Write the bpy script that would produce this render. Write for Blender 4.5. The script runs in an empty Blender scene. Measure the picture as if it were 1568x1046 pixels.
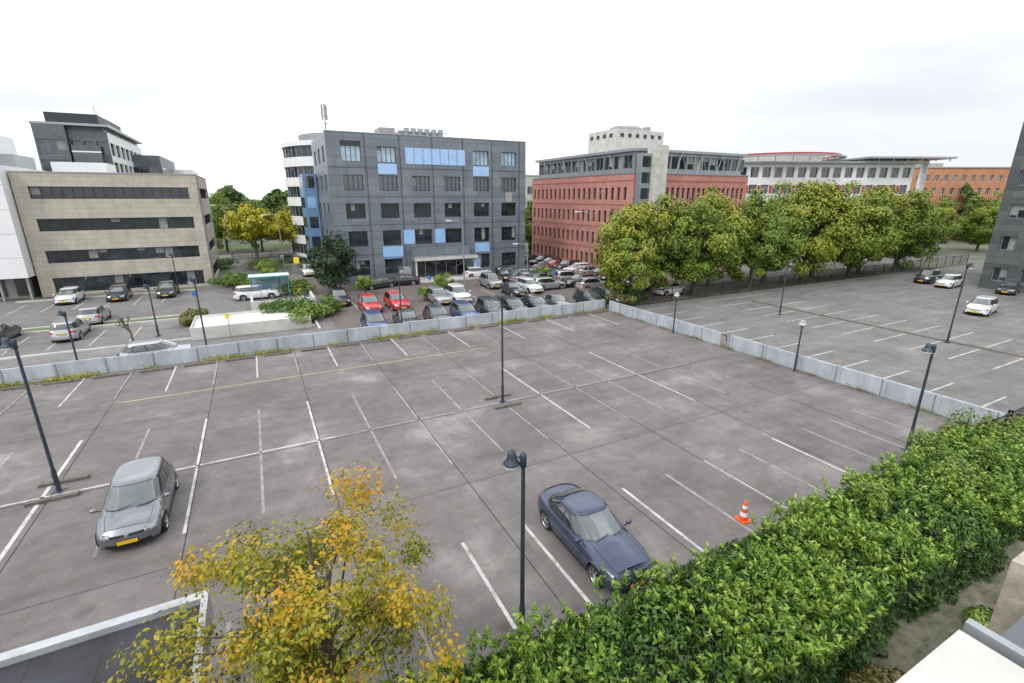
import bpy, math, random
import numpy as np
from mathutils import Vector
random.seed(7); rng=np.random.default_rng(7)
D=bpy.data; SC=bpy.context.scene
R=math.radians(27.5); CA,SA=math.cos(R),math.sin(R); OX,OY=8.8,46.0
def W(s,y): return (OX+s*CA-y*SA, OY+s*SA+y*CA)      # lot frame (y away from camera) -> world
def Lc(X,Y): dx,dy=X-OX,Y-OY; return (dx*CA+dy*SA, -dx*SA+dy*CA)
# ---------------------------------------------------------------- materials
def newmat(n):
    m=D.materials.new(n); m.use_nodes=True; nt=m.node_tree; b=nt.nodes["Principled BSDF"]; return m,nt,b
def N(nt,t,**k):
    n=nt.nodes.new(t)
    for a,v in k.items(): setattr(n,a,v)
    return n
def setin(n,d):
    for k,v in d.items(): n.inputs[k].default_value=v
def c4(c): return (c[0],c[1],c[2],1)
def mat(name,col,rough=.7,metal=0,var=.12,scale=3.0,bump=0,coat=0,spec=.5,c2=None):
    m,nt,b=newmat(name); setin(b,{'Roughness':rough,'Metallic':metal,'Specular IOR Level':spec,'Coat Weight':coat,'Coat Roughness':.04})
    if var>0:
        tc=N(nt,'ShaderNodeTexCoord'); no=N(nt,'ShaderNodeTexNoise'); setin(no,{'Scale':scale,'Detail':4,'Roughness':.6})
        nt.links.new(tc.outputs['Object'],no.inputs['Vector'])
        r=N(nt,'ShaderNodeValToRGB'); e=r.color_ramp.elements; e[0].position=.3;e[1].position=.7
        a=c2 if c2 else [x*(1-var) for x in col]; e[0].color=c4(a); e[1].color=c4([min(1,x*(1+var)) for x in col])
        nt.links.new(no.outputs['Fac'],r.inputs['Fac']); nt.links.new(r.outputs['Color'],b.inputs['Base Color'])
        if bump:
            bu=N(nt,'ShaderNodeBump'); setin(bu,{'Strength':bump,'Distance':.02}); nt.links.new(no.outputs['Fac'],bu.inputs['Height']); nt.links.new(bu.outputs['Normal'],b.inputs['Normal'])
    else: b.inputs['Base Color'].default_value=c4(col)
    return m
def panelmat(name,c1,c2,mortar,bw,bh,ms=.02,rough=.6,offset=0.0,spec=.4,weather=.25):
    m,nt,b=newmat(name); setin(b,{'Roughness':rough,'Specular IOR Level':spec})
    tc=N(nt,'ShaderNodeTexCoord'); sx=N(nt,'ShaderNodeSeparateXYZ'); nt.links.new(tc.outputs['Object'],sx.inputs[0])
    ad=N(nt,'ShaderNodeMath',operation='ADD'); nt.links.new(sx.outputs['X'],ad.inputs[0]); nt.links.new(sx.outputs['Y'],ad.inputs[1])
    cb=N(nt,'ShaderNodeCombineXYZ'); nt.links.new(ad.outputs[0],cb.inputs['X']); nt.links.new(sx.outputs['Z'],cb.inputs['Y'])
    br=N(nt,'ShaderNodeTexBrick',offset=offset); setin(br,{'Color1':c4(c1),'Color2':c4(c2),'Mortar':c4(mortar),'Scale':1.0,'Mortar Size':ms,'Brick Width':bw,'Row Height':bh,'Mortar Smooth':.1})
    nt.links.new(cb.outputs[0],br.inputs['Vector'])
    mp=N(nt,'ShaderNodeMapping'); mp.inputs['Scale'].default_value=(1,1,.35); nt.links.new(tc.outputs['Object'],mp.inputs['Vector'])
    no=N(nt,'ShaderNodeTexNoise'); setin(no,{'Scale':.9,'Detail':5,'Roughness':.68}); nt.links.new(mp.outputs[0],no.inputs['Vector'])
    r=N(nt,'ShaderNodeValToRGB'); e=r.color_ramp.elements; e[0].position=.3;e[1].position=.65; e[0].color=(1-weather,)*3+(1,); e[1].color=(1,1,1,1)
    nt.links.new(no.outputs['Fac'],r.inputs['Fac'])
    mx=N(nt,'ShaderNodeMix',data_type='RGBA',blend_type='MULTIPLY'); mx.inputs[0].default_value=1
    nt.links.new(br.outputs['Color'],mx.inputs[6]); nt.links.new(r.outputs['Color'],mx.inputs[7]); nt.links.new(mx.outputs[2],b.inputs['Base Color'])
    return m
def asphalt(name,c_dark,c_mid,c_light,light_pos=.60,cracks=True):
    m,nt,b=newmat(name); setin(b,{'Roughness':.88,'Specular IOR Level':.25}); L=nt.links.new
    tc=N(nt,'ShaderNodeTexCoord')
    big=N(nt,'ShaderNodeTexNoise'); setin(big,{'Scale':.23,'Detail':5,'Roughness':.6,'Distortion':.3}); L(tc.outputs['Object'],big.inputs['Vector'])
    r=N(nt,'ShaderNodeValToRGB'); cr=r.color_ramp; cr.elements[0].position=.34; cr.elements[0].color=c4(c_dark); cr.elements[1].position=light_pos+.11; cr.elements[1].color=c4(c_light)
    e=cr.elements.new(.5); e.color=c4(c_mid); e=cr.elements.new(light_pos-.03); e.color=c4([x*1.06 for x in c_mid])
    L(big.outputs['Fac'],r.inputs['Fac'])
    mp=N(nt,'ShaderNodeMapping'); mp.inputs['Scale'].default_value=(.12,1.1,1); L(tc.outputs['Object'],mp.inputs['Vector'])
    st=N(nt,'ShaderNodeTexNoise'); setin(st,{'Scale':1.0,'Detail':3,'Roughness':.6}); L(mp.outputs[0],st.inputs['Vector'])
    md=N(nt,'ShaderNodeTexNoise'); setin(md,{'Scale':1.7,'Detail':6,'Roughness':.72}); L(tc.outputs['Object'],md.inputs['Vector'])
    fn=N(nt,'ShaderNodeTexNoise'); setin(fn,{'Scale':38,'Detail':2,'Roughness':.8}); L(tc.outputs['Object'],fn.inputs['Vector'])
    cur=r.outputs['Color']
    def mul(src,lo,hi,p0=.3,p1=.7):
        nonlocal cur
        q=N(nt,'ShaderNodeValToRGB'); q.color_ramp.elements[0].position=p0; q.color_ramp.elements[1].position=p1
        q.color_ramp.elements[0].color=(min(lo,1),)*3+(1,); q.color_ramp.elements[1].color=(hi,)*3+(1,)
        if lo>1: q.color_ramp.elements[0].color=(lo,)*3+(1,)
        L(src,q.inputs['Fac'])
        x=N(nt,'ShaderNodeMix',data_type='RGBA',blend_type='MULTIPLY'); x.inputs[0].default_value=1; L(cur,x.inputs[6]); L(q.outputs['Color'],x.inputs[7]); cur=x.outputs[2]
    mul(st.outputs['Fac'],.88,1.10); mul(md.outputs['Fac'],.82,1.16); mul(fn.outputs['Fac'],.85,1.15)
    if cracks:
        ds=N(nt,'ShaderNodeTexNoise'); setin(ds,{'Scale':.9,'Detail':3}); L(tc.outputs['Object'],ds.inputs['Vector'])
        vm=N(nt,'ShaderNodeMix',data_type='RGBA',blend_type='ADD'); vm.inputs[0].default_value=1.6; L(tc.outputs['Object'],vm.inputs[6]); L(ds.outputs['Color'],vm.inputs[7])
        vs=N(nt,'ShaderNodeTexVoronoi'); setin(vs,{'Scale':.4}); L(vm.outputs[2],vs.inputs['Vector']); mul(vs.outputs['Distance'],.72,1.0,.03,.16)
        v2=N(nt,'ShaderNodeTexVoronoi'); setin(v2,{'Scale':.17}); L(vm.outputs[2],v2.inputs['Vector']); mul(v2.outputs['Distance'],1.5,1.0,.03,.26)
    L(cur,b.inputs['Base Color'])
    return m
def wornpaint(name,col,under,wear=.5):
    m,nt,b=newmat(name); setin(b,{'Roughness':.8,'Specular IOR Level':.3}); tc=N(nt,'ShaderNodeTexCoord')
    no=N(nt,'ShaderNodeTexNoise'); setin(no,{'Scale':1.3,'Detail':9,'Roughness':.88}); nt.links.new(tc.outputs['Object'],no.inputs['Vector'])
    r=N(nt,'ShaderNodeValToRGB'); e=r.color_ramp.elements; e[0].position=wear-.12; e[0].color=c4(under); e[1].position=wear+.08; e[1].color=c4(col)
    nt.links.new(no.outputs['Fac'],r.inputs['Fac']); nt.links.new(r.outputs['Color'],b.inputs['Base Color']); return m
def leafmat(name,cols,trans=.0,rough=.55):
    m,nt,b=newmat(name); L=nt.links.new
    at=N(nt,'ShaderNodeAttribute'); at.attribute_name='leaf_tone'
    r=N(nt,'ShaderNodeValToRGB'); cr=r.color_ramp; n=len(cols)
    cr.elements[0].color=c4(cols[0]); cr.elements[1].color=c4(cols[-1])
    for i in range(1,n-1): e=cr.elements.new(i/(n-1)); e.color=c4(cols[i])
    L(at.outputs['Fac'],r.inputs['Fac']); L(r.outputs['Color'],b.inputs['Base Color']); setin(b,{'Roughness':rough,'Specular IOR Level':.35})
    if trans:
        tr=N(nt,'ShaderNodeBsdfTranslucent'); L(r.outputs['Color'],tr.inputs['Color']); mx=N(nt,'ShaderNodeMixShader'); mx.inputs[0].default_value=trans
        L(b.outputs[0],mx.inputs[1]); L(tr.outputs[0],mx.inputs[2]); L(mx.outputs[0],nt.nodes['Material Output'].inputs['Surface'])
    return m
M={}
M['asph']=asphalt('lot_asphalt',(.135,.123,.118),(.168,.155,.149),(.27,.258,.25))
M['asph2']=asphalt('street_asphalt',(.15,.143,.139),(.185,.178,.172),(.25,.243,.235),cracks=False)
M['white']=wornpaint('white_road_paint',(.56,.55,.53),(.20,.19,.18),.47)
M['whitew']=wornpaint('worn_white_road_paint',(.36,.35,.34),(.17,.157,.15),.52)
M['yellow']=wornpaint('yellow_road_paint',(.47,.38,.20),(.19,.17,.15),.49)
M['joint']=mat('joint_tar',(.045,.042,.04),.9,var=.3)
M['kerb']=mat('kerb_concrete',(.17,.16,.145),.9,var=.3,scale=4,bump=.3)
M['kerbd']=mat('wheel_stop_concrete',(.12,.11,.1),.9,var=.4,scale=5)
M['wallc']=panelmat('barrier_concrete',(.44,.48,.52),(.50,.54,.58),(.2,.22,.24),2.4,3,.03,.7,weather=.4)
M['pavers']=panelmat('red_pavers',(.25,.195,.18),(.30,.23,.205),(.16,.135,.125),.6,.6,.03,.85)
M['grass']=mat('verge_grass',(.09,.13,.04),.95,var=.4,scale=2,c2=(.05,.08,.02))
M['soil']=mat('soil',(.15,.14,.11),.95,var=.5,scale=2.5,c2=(.07,.08,.04),bump=.5)
M['groundfar']=mat('far_ground',(.13,.14,.1),.95,var=.4,scale=.05)
M['beige']=panelmat('beige_panels',(.48,.44,.37),(.53,.49,.41),(.30,.27,.22),1.6,.55,.012,.75,offset=.5,weather=.28)
M['whitew_']=mat('white_cladding',(.76,.77,.78),.5,var=.05,scale=.6)
M['conc']=mat('grey_concrete',(.34,.34,.33),.85,var=.2,scale=1.2)
M['concl']=mat('light_concrete',(.52,.51,.48),.85,var=.18,scale=1.2)
M['slate']=panelmat('slate_panels',(.15,.178,.21),(.20,.228,.26),(.10,.12,.14),2.1,1.08,.03,.36,weather=.28,spec=.6)
M['slated']=mat('dark_frame',(.03,.035,.042),.5,var=0)
M['frame']=mat('grey_window_frame',(.25,.28,.31),.4,var=0)
M['skyb']=mat('sky_blue_glass_panel',(.30,.50,.80),.12,var=.10,scale=1,spec=.8)
M['lblue']=mat('light_blue_panel',(.15,.28,.46),.35,var=.1)
M['glass']=mat('window_glass',(.022,.03,.038),.05,var=.8,scale=.45,spec=1.0)  # noise paints uneven sky reflections into the base colour
M['glassl']=mat('pale_painted_sky_glass',(.30,.42,.53),.08,var=.3,scale=.8,spec=.9)  # reflected sky painted in as a pale base colour
M['blind']=mat('window_blind',(.26,.27,.26),.8,var=.2)
M['redb']=panelmat('red_brick',(.50,.215,.18),(.57,.26,.215),(.45,.30,.26),1.2,.42,.03,.85,offset=.5,weather=.28)
M['redband']=mat('red_brick_band',(.38,.15,.125),.85,var=.1)
M['orange']=panelmat('orange_brick',(.52,.24,.13),(.57,.28,.17),(.42,.25,.16),1.2,.4,.02,.85,offset=.5)
M['redp']=mat('red_panel',(.40,.05,.06),.5,var=0)
M['metal']=mat('grey_metal',(.36,.38,.40),.4,.6,var=.1)
M['tgrey']=mat('tower_grey_cladding',(.12,.13,.145),.45,.2,var=.2,scale=.7)
M['roof']=mat('roof_gravel',(.24,.24,.235),.9,var=.2,scale=3)
M['bitumen']=mat('dark_bitumen_roof',(.035,.036,.045),.8,var=.3,scale=1.5,bump=.2)
M['trim']=mat('weathered_roof_trim',(.45,.47,.49),.5,.3,var=.2,scale=1.5)
M['dstone']=panelmat('dark_stone',(.075,.085,.085),(.13,.145,.145),(.05,.06,.06),1.5,.75,.015,.5,offset=.5,weather=.2)
M['post']=mat('lamp_post_paint',(.045,.06,.085),.4,.3,var=.1,scale=8)
M['postg']=mat('galvanised_post',(.33,.35,.37),.45,.6,var=.1)
M['lens']=mat('lamp_lens',(.75,.77,.78),.25,var=0)
M['tyre']=mat('tyre_rubber',(.012,.012,.013),.75,var=0)
M['rim']=mat('alloy_rim',(.5,.51,.52),.3,.8,var=0)
M['black']=mat('black_plastic',(.015,.015,.017),.5,var=0)
M['cglass']=mat('car_glass',(.012,.017,.02),.03,var=0,spec=1.0,coat=1.0)
M['wsglass']=mat('windscreen_glass',(.08,.10,.105),.04,var=.3,scale=1.2,spec=1.0,coat=1.0)  # paler than the side glass: sky reflection painted into its colour
M['plate']=mat('yellow_plate',(.75,.48,.02),.5,var=0)
M['hl']=mat('headlight',(.30,.32,.34),.08,.6,var=.7,scale=11,coat=1)
M['tl']=mat('taillight',(.35,.01,.012),.12,var=0,coat=1)
M['chrome']=mat('chrome',(.7,.7,.7),.15,1,var=0)
M['cone']=mat('cone_orange',(.75,.10,.02),.5,var=.1)
M['wt']=mat('white_reflective',(.8,.8,.8),.5,var=0)
M['bark']=mat('bark',(.12,.10,.075),.95,var=.4,scale=6,bump=.5)
M['fence']=mat('dark_fence_steel',(.02,.025,.025),.5,.3,var=0)
M['teal']=mat('teal_shelter',(.05,.28,.30),.4,var=0)
M['stone']=mat('beige_stone',(.36,.32,.26),.85,var=.35,scale=7,bump=.5)
M['signy']=mat('sign_yellow',(.8,.6,.03),.5,var=0); M['signb']=mat('sign_blue',(.02,.12,.5),.5,var=0)
M['core']=mat('hedge_core',(.012,.022,.008),.95,var=.3)
def paint(n,c,metal=.0): return mat(n,c,.3,metal,var=.04,scale=2,coat=1.0)
P={'navy':paint('paint_navy',(.032,.047,.10),.4),'silver':paint('paint_silver',(.42,.44,.46),.6),'grey':paint('paint_gunmetal',(.19,.20,.22),.65),
 'white':paint('paint_white',(.68,.69,.69)),'red':paint('paint_red',(.5,.02,.018)),'dark':paint('paint_anthracite',(.04,.043,.05),.4),'black':paint('paint_black',(.012,.012,.015),.2),
 'blue':paint('paint_blue',(.03,.07,.2),.3)}
# ---------------------------------------------------------------- mesh builder
class MB:
    def __init__(s): s.v=[];s.f=[];s.m=[];s.sm=[];s.mats=[]
    def mi(s,m):
        if isinstance(m,str): m=M[m]
        if m not in s.mats: s.mats.append(m)
        return s.mats.index(m)
    def add(s,vs,fs,m,smooth=False):
        o=len(s.v); s.v+= [tuple(v) for v in vs]; k=s.mi(m)
        for f in fs: s.f.append(tuple(i+o for i in f)); s.m.append(k); s.sm.append(smooth)
    def box(s,x0,x1,y0,y1,z0,z1,m):
        s.add([(x0,y0,z0),(x1,y0,z0),(x1,y1,z0),(x0,y1,z0),(x0,y0,z1),(x1,y0,z1),(x1,y1,z1),(x0,y1,z1)],
          [(0,3,2,1),(4,5,6,7),(0,1,5,4),(1,2,6,5),(2,3,7,6),(3,0,4,7)],m)
    def cyl(s,p0,p1,r0,r1,m,n=10,smooth=True,cap=True):
        a=Vector(p0);b=Vector(p1);d=(b-a); d=d.normalized() if d.length>1e-9 else Vector((0,0,1))
        u=d.orthogonal().normalized(); w=d.cross(u)
        vs=[];
        for c,r in((a,r0),(b,r1)):
            for i in range(n):
                t=2*math.pi*i/n; vs.append(c+u*math.cos(t)*r+w*math.sin(t)*r)
        s.add(vs,[(i,(i+1)%n,n+(i+1)%n,n+i) for i in range(n)],m,smooth)
        if cap: s.add(vs,[tuple(range(n))[::-1],tuple(range(n,2*n))],m)
    def lathe(s,c,prof,m,n=20,axis='z',smooth=True):
        vs=[]
        for r,z in prof:
            for i in range(n):
                t=2*math.pi*i/n
                if axis=='z': vs.append((c[0]+r*math.cos(t),c[1]+r*math.sin(t),c[2]+z))
                else: vs.append((c[0]+r*math.cos(t),c[1]+z,c[2]+r*math.sin(t)))
        fs=[]
        for j in range(len(prof)-1):
            for i in range(n): fs.append((j*n+i,j*n+(i+1)%n,(j+1)*n+(i+1)%n,(j+1)*n+i))
        s.add(vs,fs,m,smooth)
    def mesh(s,name,off=(0,0,0)):
        me=D.meshes.new(name); me.from_pydata([(x-off[0],y-off[1],z-off[2]) for x,y,z in s.v],[],s.f)
        for m in s.mats: me.materials.append(m)
        me.polygons.foreach_set('material_index',s.m); me.polygons.foreach_set('use_smooth',s.sm); me.update(); return me
def obj(name,me,loc=(0,0,0),rz=0,parent=None,scale=None):
    o=D.objects.new(name,me); SC.collection.objects.link(o); o.location=loc; o.rotation_euler[2]=rz
    if scale: o.scale=scale
    if parent: o.parent=parent
    return o
def lotobj(mb,name,org,z=0):
    me=mb.mesh(name,(org[0],org[1],0)); x,y=W(*org); return obj(name,me,(x,y,z),R)
def building(name,org,parts):
    x,y=W(*org); e=obj(name,None,(x,y,0),R)
    for k,mb in parts.items():
        if mb.f: obj(k,mb.mesh(name+'_'+k,(org[0],org[1],0)),parent=e)
    return e
# ---------------------------------------------------------------- ground
def sheet(name,s0,s1,y0,y1,z,m):
    mb=MB(); mb.add([(s0,y0,z),(s1,y0,z),(s1,y1,z),(s0,y1,z)],[(0,1,2,3)],m); return lotobj(mb,name,((s0+s1)/2,(y0+y1)/2))
g=MB(); g.add([(-2500,-2500,0),(2500,-2500,0),(2500,2500,0),(-2500,2500,0)],[(0,1,2,3)],'groundfar'); obj('ground',g.mesh('ground'),(0,0,-.012))
sheet('parking_lot_ground',-70,.3,-28.9,0,.004,'asph')
sheet('neighbour_lot_ground',.7,75,-45,-0.5,.004,'asph2')
sheet('planting_bed',-60,-2,-33.2,-29.1,.006,'soil')
sheet('garden_path_ground',-60,20,-48,-33.2,.004,'soil')
sheet('office_forecourt_paving',-24,14.4,.3,34,.004,'pavers')
sheet('office_forecourt_street',-75,-24,.3,33,.003,'asph2')
sheet('side_street_road',-33,-22,33,75,.003,'asph2')
sheet('main_road',-160,120,64,78,.007,'asph2')
sheet('verge_grass',-90,-33,48,64,.003,'grass')
sheet('verge_grass',-160,120,78,92,.003,'grass')
sheet('red_office_street',14.4,90,3,14,.002,'asph2')
# ---------------------------------------------------------------- markings
mk=MB(); ZL=.008
def line(s0,t0,s1,t1,w,m,z=ZL):
    dx,dy=s1-s0,-(t1-t0); l=math.hypot(dx,dy); nx,ny=-dy/l*w/2,dx/l*w/2
    mk.add([(s0-nx,-t0-ny,z),(s1-nx,-t1-ny,z),(s1+nx,-t1+ny,z),(s0+nx,-t0+ny,z)],[(0,1,2,3)],m)
grid=[-34.7+2.32*k for k in range(-12,15)]
strong={13,15,20,23}
for i,s in enumerate(grid):
    if s<-.6: line(s,.5,s,5.2,.09,'whitew' if i%2 else 'white')
    if -33.9-2.4<s<-4: line(s,10.4,s,20.0,.10,'white' if i in strong else 'whitew')
line(-36.7,6.0,-15.4,6.0,.12,'yellow')
line(-60,15.3,-27,15.3,.10,'white'); line(-27,15.32,-4.5,15.32,.1,'whitew')
line(-37.2,10.4,-37.2,20,.13,'white'); line(-39.4,15.3,-60,15.3,.1,'white',.0085)
for s in (-39.5,-41.8,-44.1,-46.4): line(s,10.4,s,20,.11,'whitew')
s=-2.95
for i in range(16):
    line(s,24.6,s,28.6,.11,'white' if i in(3,5,7,9,10,12) else 'whitew'); s-=2.155
for i in range(13):
    t=1.6+2.32*i+.35; line(1.4,t,6.4,t,.1,'white'); 
    if t<26: line(11.6,t,16.2,t,.1,'white'); line(16.9,t,21.6,t,.1,'white')
    line(27,t,32,t,.1,'whitew'); line(32.3,t,37,t,.1,'whitew')
    line(44,t+3,49,t+3,.1,'whitew')
for i in range(9):
    s=-58+2.4*i+.2; line(s,-24,s,-29,.1,'white'); line(s,-8,s,-13,.1,'white')
for i in range(12): line(-21+2.5*i,-.8,-21+2.5*i,-5.5,.1,'white'); line(-21+2.5*i,-11,-21+2.5*i,-15.5,.1,'white')
lotobj(mk,'parking_line_markings',(-20,-15))
mk=MB(); ZL=.0125
for s in [-36.95+4.64*k for k in range(-4,8)]: line(s,.2,s,28.6,.03,'joint',.012)
line(-60,15.5,-.2,15.5,.025,'joint',.0135); line(-60,9.2,-.2,9.2,.015,'joint',.0135); line(-60,21.6,-.2,21.6,.015,'joint',.0135)
lotobj(mk,'pavement_expansion_joints',(-20,-15))
mb=MB()
for s,t in ((-15.9,12.3),(-27.5,8.6),(-8,22.2),(-30,22.5)): mb.box(s-.17,s+.17,-t-.17,-t+.17,.0,.014,'kerbd')
lotobj(mb,'drain_cover',(-16,-12))
# ---------------------------------------------------------------- kerbs and wheel stops
mb=MB(); s=-46
while s<-.3:
    mb.box(s,s+1.9,-28.85,-28.62,0,.13,'kerbd'); s+=2.06
lotobj(mb,'kerb_row',(-20,-28.7))
mb=MB(); s=-46
while s<-1:
    mb.box(s+.2,s+1.9,-.95,-.75,0,.11,'kerbd'); s+=2.32
lotobj(mb,'wheel_stop_row',(-20,-.85))
mb=MB(); mb.box(16.4,16.7,-27,-4,0,.12,'kerb'); mb.box(.75,75,-.85,-.6,0,.12,'kerb'); lotobj(mb,'kerb_island',(16.5,-15))
mb=MB(); mb.box(-60,-25.5,6.4,6.6,0,.12,'concl'); mb.box(-50,-36,14.5,14.7,0,.12,'concl'); mb.box(-50,-36,16.0,16.2,0,.12,'concl'); mb.box(-25.4,-25.2,5,26,0,.12,'concl'); mb.box(-52,-36,30.6,30.8,0,.12,'concl'); lotobj(mb,'forecourt_kerbs',(-40,12))
mb=MB(); mb.add([(-50,14.7,.02),(-36,14.7,.02),(-36,16,.02),(-50,16,.02)],[(0,1,2,3)],'grass'); mb.add([(-52,30.8,.02),(-36,30.8,.02),(-36,33.2,.02),(-52,33.2,.02)],[(0,1,2,3)],'soil'); lotobj(mb,'planted_strip_ground',(-44,20))
# ---------------------------------------------------------------- barrier walls
def wall_run(name,horizontal,a0,a1,fix,h=1.0,th=.16,seg=2.4):
    mb=MB(); a=a0
    while a<a1-.1:
        b=min(a+seg,a1); hh=h+random.uniform(-.02,.02)
        if horizontal:
            mb.box(a+.015,b-.015,fix,fix+th,0,hh,'wallc'); mb.box(a-.05,a+.05,fix-.05,fix-.002,0,hh-.06,'wallc')
        else:
            mb.box(fix,fix+th,a+.015,b-.015,0,hh,'wallc'); mb.box(fix-.05,fix-.002,a-.05,a+.05,0,hh-.06,'wallc')
        a=b
    return lotobj(mb,name,((a0+a1)/2,fix) if horizontal else (fix,(a0+a1)/2))
wall_run('concrete_barrier_wall',True,-72,.3,0)
wall_run('concrete_barrier_wall',False,-13.5,-.6,.3); wall_run('concrete_barrier_wall',False,-29.2,-14.4,.3)
mb=MB()
for i in range(12):
    t=2.2+2.32*i
    for a in(0,1.5): mb.cyl((1.7,-t-a,0),(1.7,-t-a,.45),.035,.035,'fence',6)
    mb.cyl((1.7,-t,.43),(1.7,-t-1.5,.43),.035,.035,'fence',6)
lotobj(mb,'low_hoop_rails',(1.7,-15))
mb=MB()
def railing(p,q,h=1.15,n=1.6,bars=True):
    p=Vector(p);q=Vector(q);L=(q-p).length;k=max(1,int(L/n))
    for i in range(k+1):
        c=p.lerp(q,i/k); mb.cyl((c.x,c.y,0),(c.x,c.y,h+.1),.045,.045,'fence',8)
    for z in(.15,.55,h): mb.cyl((p.x,p.y,z),(q.x,q.y,z),.03,.03,'fence',6)
    if bars:
        kk=int(L/.16)
        for i in range(kk): c=p.lerp(q,(i+.5)/kk); mb.cyl((c.x,c.y,.15),(c.x,c.y,h),.012,.012,'fence',4)
railing((.35,-29.3,0),(.35,-31.5,0)); railing((-1.5,-29.4,0),(.35,-29.4,0)); railing((.35,-29.4,0),(14,-29.4,0))
lotobj(mb,'steel_railing',(.3,-29.4))
mb=MB()
railing((1,-.5,0),(74,-.5,0),1.5,2.5,False)
for i in range(365): x=1+i*.2; mb.cyl((x,-.5,.1),(x,-.5,1.5),.012,.012,'fence',3,cap=False)
lotobj(mb,'mesh_fence',(30,-.5))
# ---------------------------------------------------------------- street lamps
def bell_lamp(h,armdir=-1,name='street_lamp'):
    mb=MB()
    mb.cyl((0,0,0),(0,0,.9),.075,.075,'post',14); mb.cyl((0,0,.9),(0,0,h),.058,.045,'post',14)
    mb.box(-.16,.16,-.16,.16,0,.03,'post'); mb.box(-.03,.03,-.085,-.07,.35,.8,'joint')
    mb.lathe((0,0,h),[(.045,-.3),(.075,-.28),(.075,.0),(.055,.05),(0,.07)],'post',12)
    a=armdir*.26
    mb.cyl((0,0,h-.07),(a,0,h-.03),.028,.028,'post',8); mb.cyl((0,0,h-.22),(a*.9,0,h-.12),.015,.015,'post',6)
    c=(a,0,h)
    mb.lathe(c,[(0,.12),(.045,.115),(.085,.07),(.105,-.02),(.12,-.12),(.185,-.19),(.195,-.22),(.0,-.225)],'post',20)
    mb.lathe(c,[(.185,-.23),(.17,-.29),(.11,-.35),(0,-.38)],'lens',20)
    return mb.mesh(name)
def globe_lamp(h):
    mb=MB(); mb.cyl((0,0,0),(0,0,h-.3),.06,.045,'post',12); mb.lathe((0,0,h-.3),[(.05,0),(.13,.03),(.13,.06),(.0,.07)],'post',16)
    mb.lathe((0,0,h-.05),[(.0,-.2),(.12,-.18),(.19,-.1),(.2,0),(.19,.08)],'lens',18); mb.lathe((0,0,h-.05),[(.2,.06),(.21,.09),(.13,.17),(0,.2)],'postg',18)
    return mb.mesh('globe_street_lamp')
for X,Y,h,d in((.25,9.5,5.05,-1),(-16.9,15.7,5.85,-1),(-.5,23.9,5.75,-1),(17.1,18.7,4.75,-1),(32.8,34.9,5.9,1),(-20.7,31.3,5.45,-1),(-8.7,37.0,5.4,1),(-27.9,36.7,4.0,-1),(-26.5,27.9,4.0,-1),(-37.8,54.2,4.5,-1),(25,44,5,1)):
    obj('street_lamp',bell_lamp(h,d),(X,Y,0),math.radians(random.uniform(-8,8)))
for X,Y in((17.75,28.6),(13.0,37.6)): obj('globe_street_lamp',globe_lamp(3.2),(X,Y,0))
def tall_lamp(h):
    mb=MB(); mb.cyl((0,0,0),(0,0,h),.09,.05,'postg',10)
    pts=[(0,0,h),(-.3,0,h+.25),(-.9,0,h+.35),(-1.4,0,h+.33)]
    for a,b in zip(pts,pts[1:]): mb.cyl(a,b,.035,.035,'postg',8)
    mb.box(-1.95,-1.3,-.13,.13,h+.27,h+.39,'lens'); return mb.mesh('tall_street_lamp')
for X,Y,h in((-5.7,57.5,7.6),(9.6,61,8.5),(-31,66,8),(-27,80,8.5),(-46,80,9),(2,63,4.5)): obj('tall_street_lamp',tall_lamp(h),(X,Y,0),random.uniform(-.3,.3))
for X,Y in((-16.9,15.7),(-.5,23.9)):
    for k in(-1,1):
        mb=MB(); mb.box(-.75,.75,-.11,.11,0,.12,'kerbd'); x=X+k*.65*SA; y=Y-k*.65*CA
        obj('concrete_wheel_stop',mb.mesh('stop'),(x,y,.0),R+random.uniform(-.05,.05))
mb=MB(); mb.box(-.2,.2,-.2,.2,0,.035,'cone')
mb.lathe((0,0,0),[(.15,.035),(.128,.18)],'cone',20); mb.lathe((0,0,0),[(.129,.18),(.107,.33)],'wt',20); mb.lathe((0,0,0),[(.106,.33),(.085,.46)],'cone',20)
mb.lathe((0,0,0),[(.086,.46),(.068,.58)],'wt',20); mb.lathe((0,0,0),[(.067,.58),(.035,.75),(0,.76)],'cone',20); obj('traffic_cone',mb.mesh('traffic_cone'),(7.85,14.0,0.01),.4)
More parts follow.
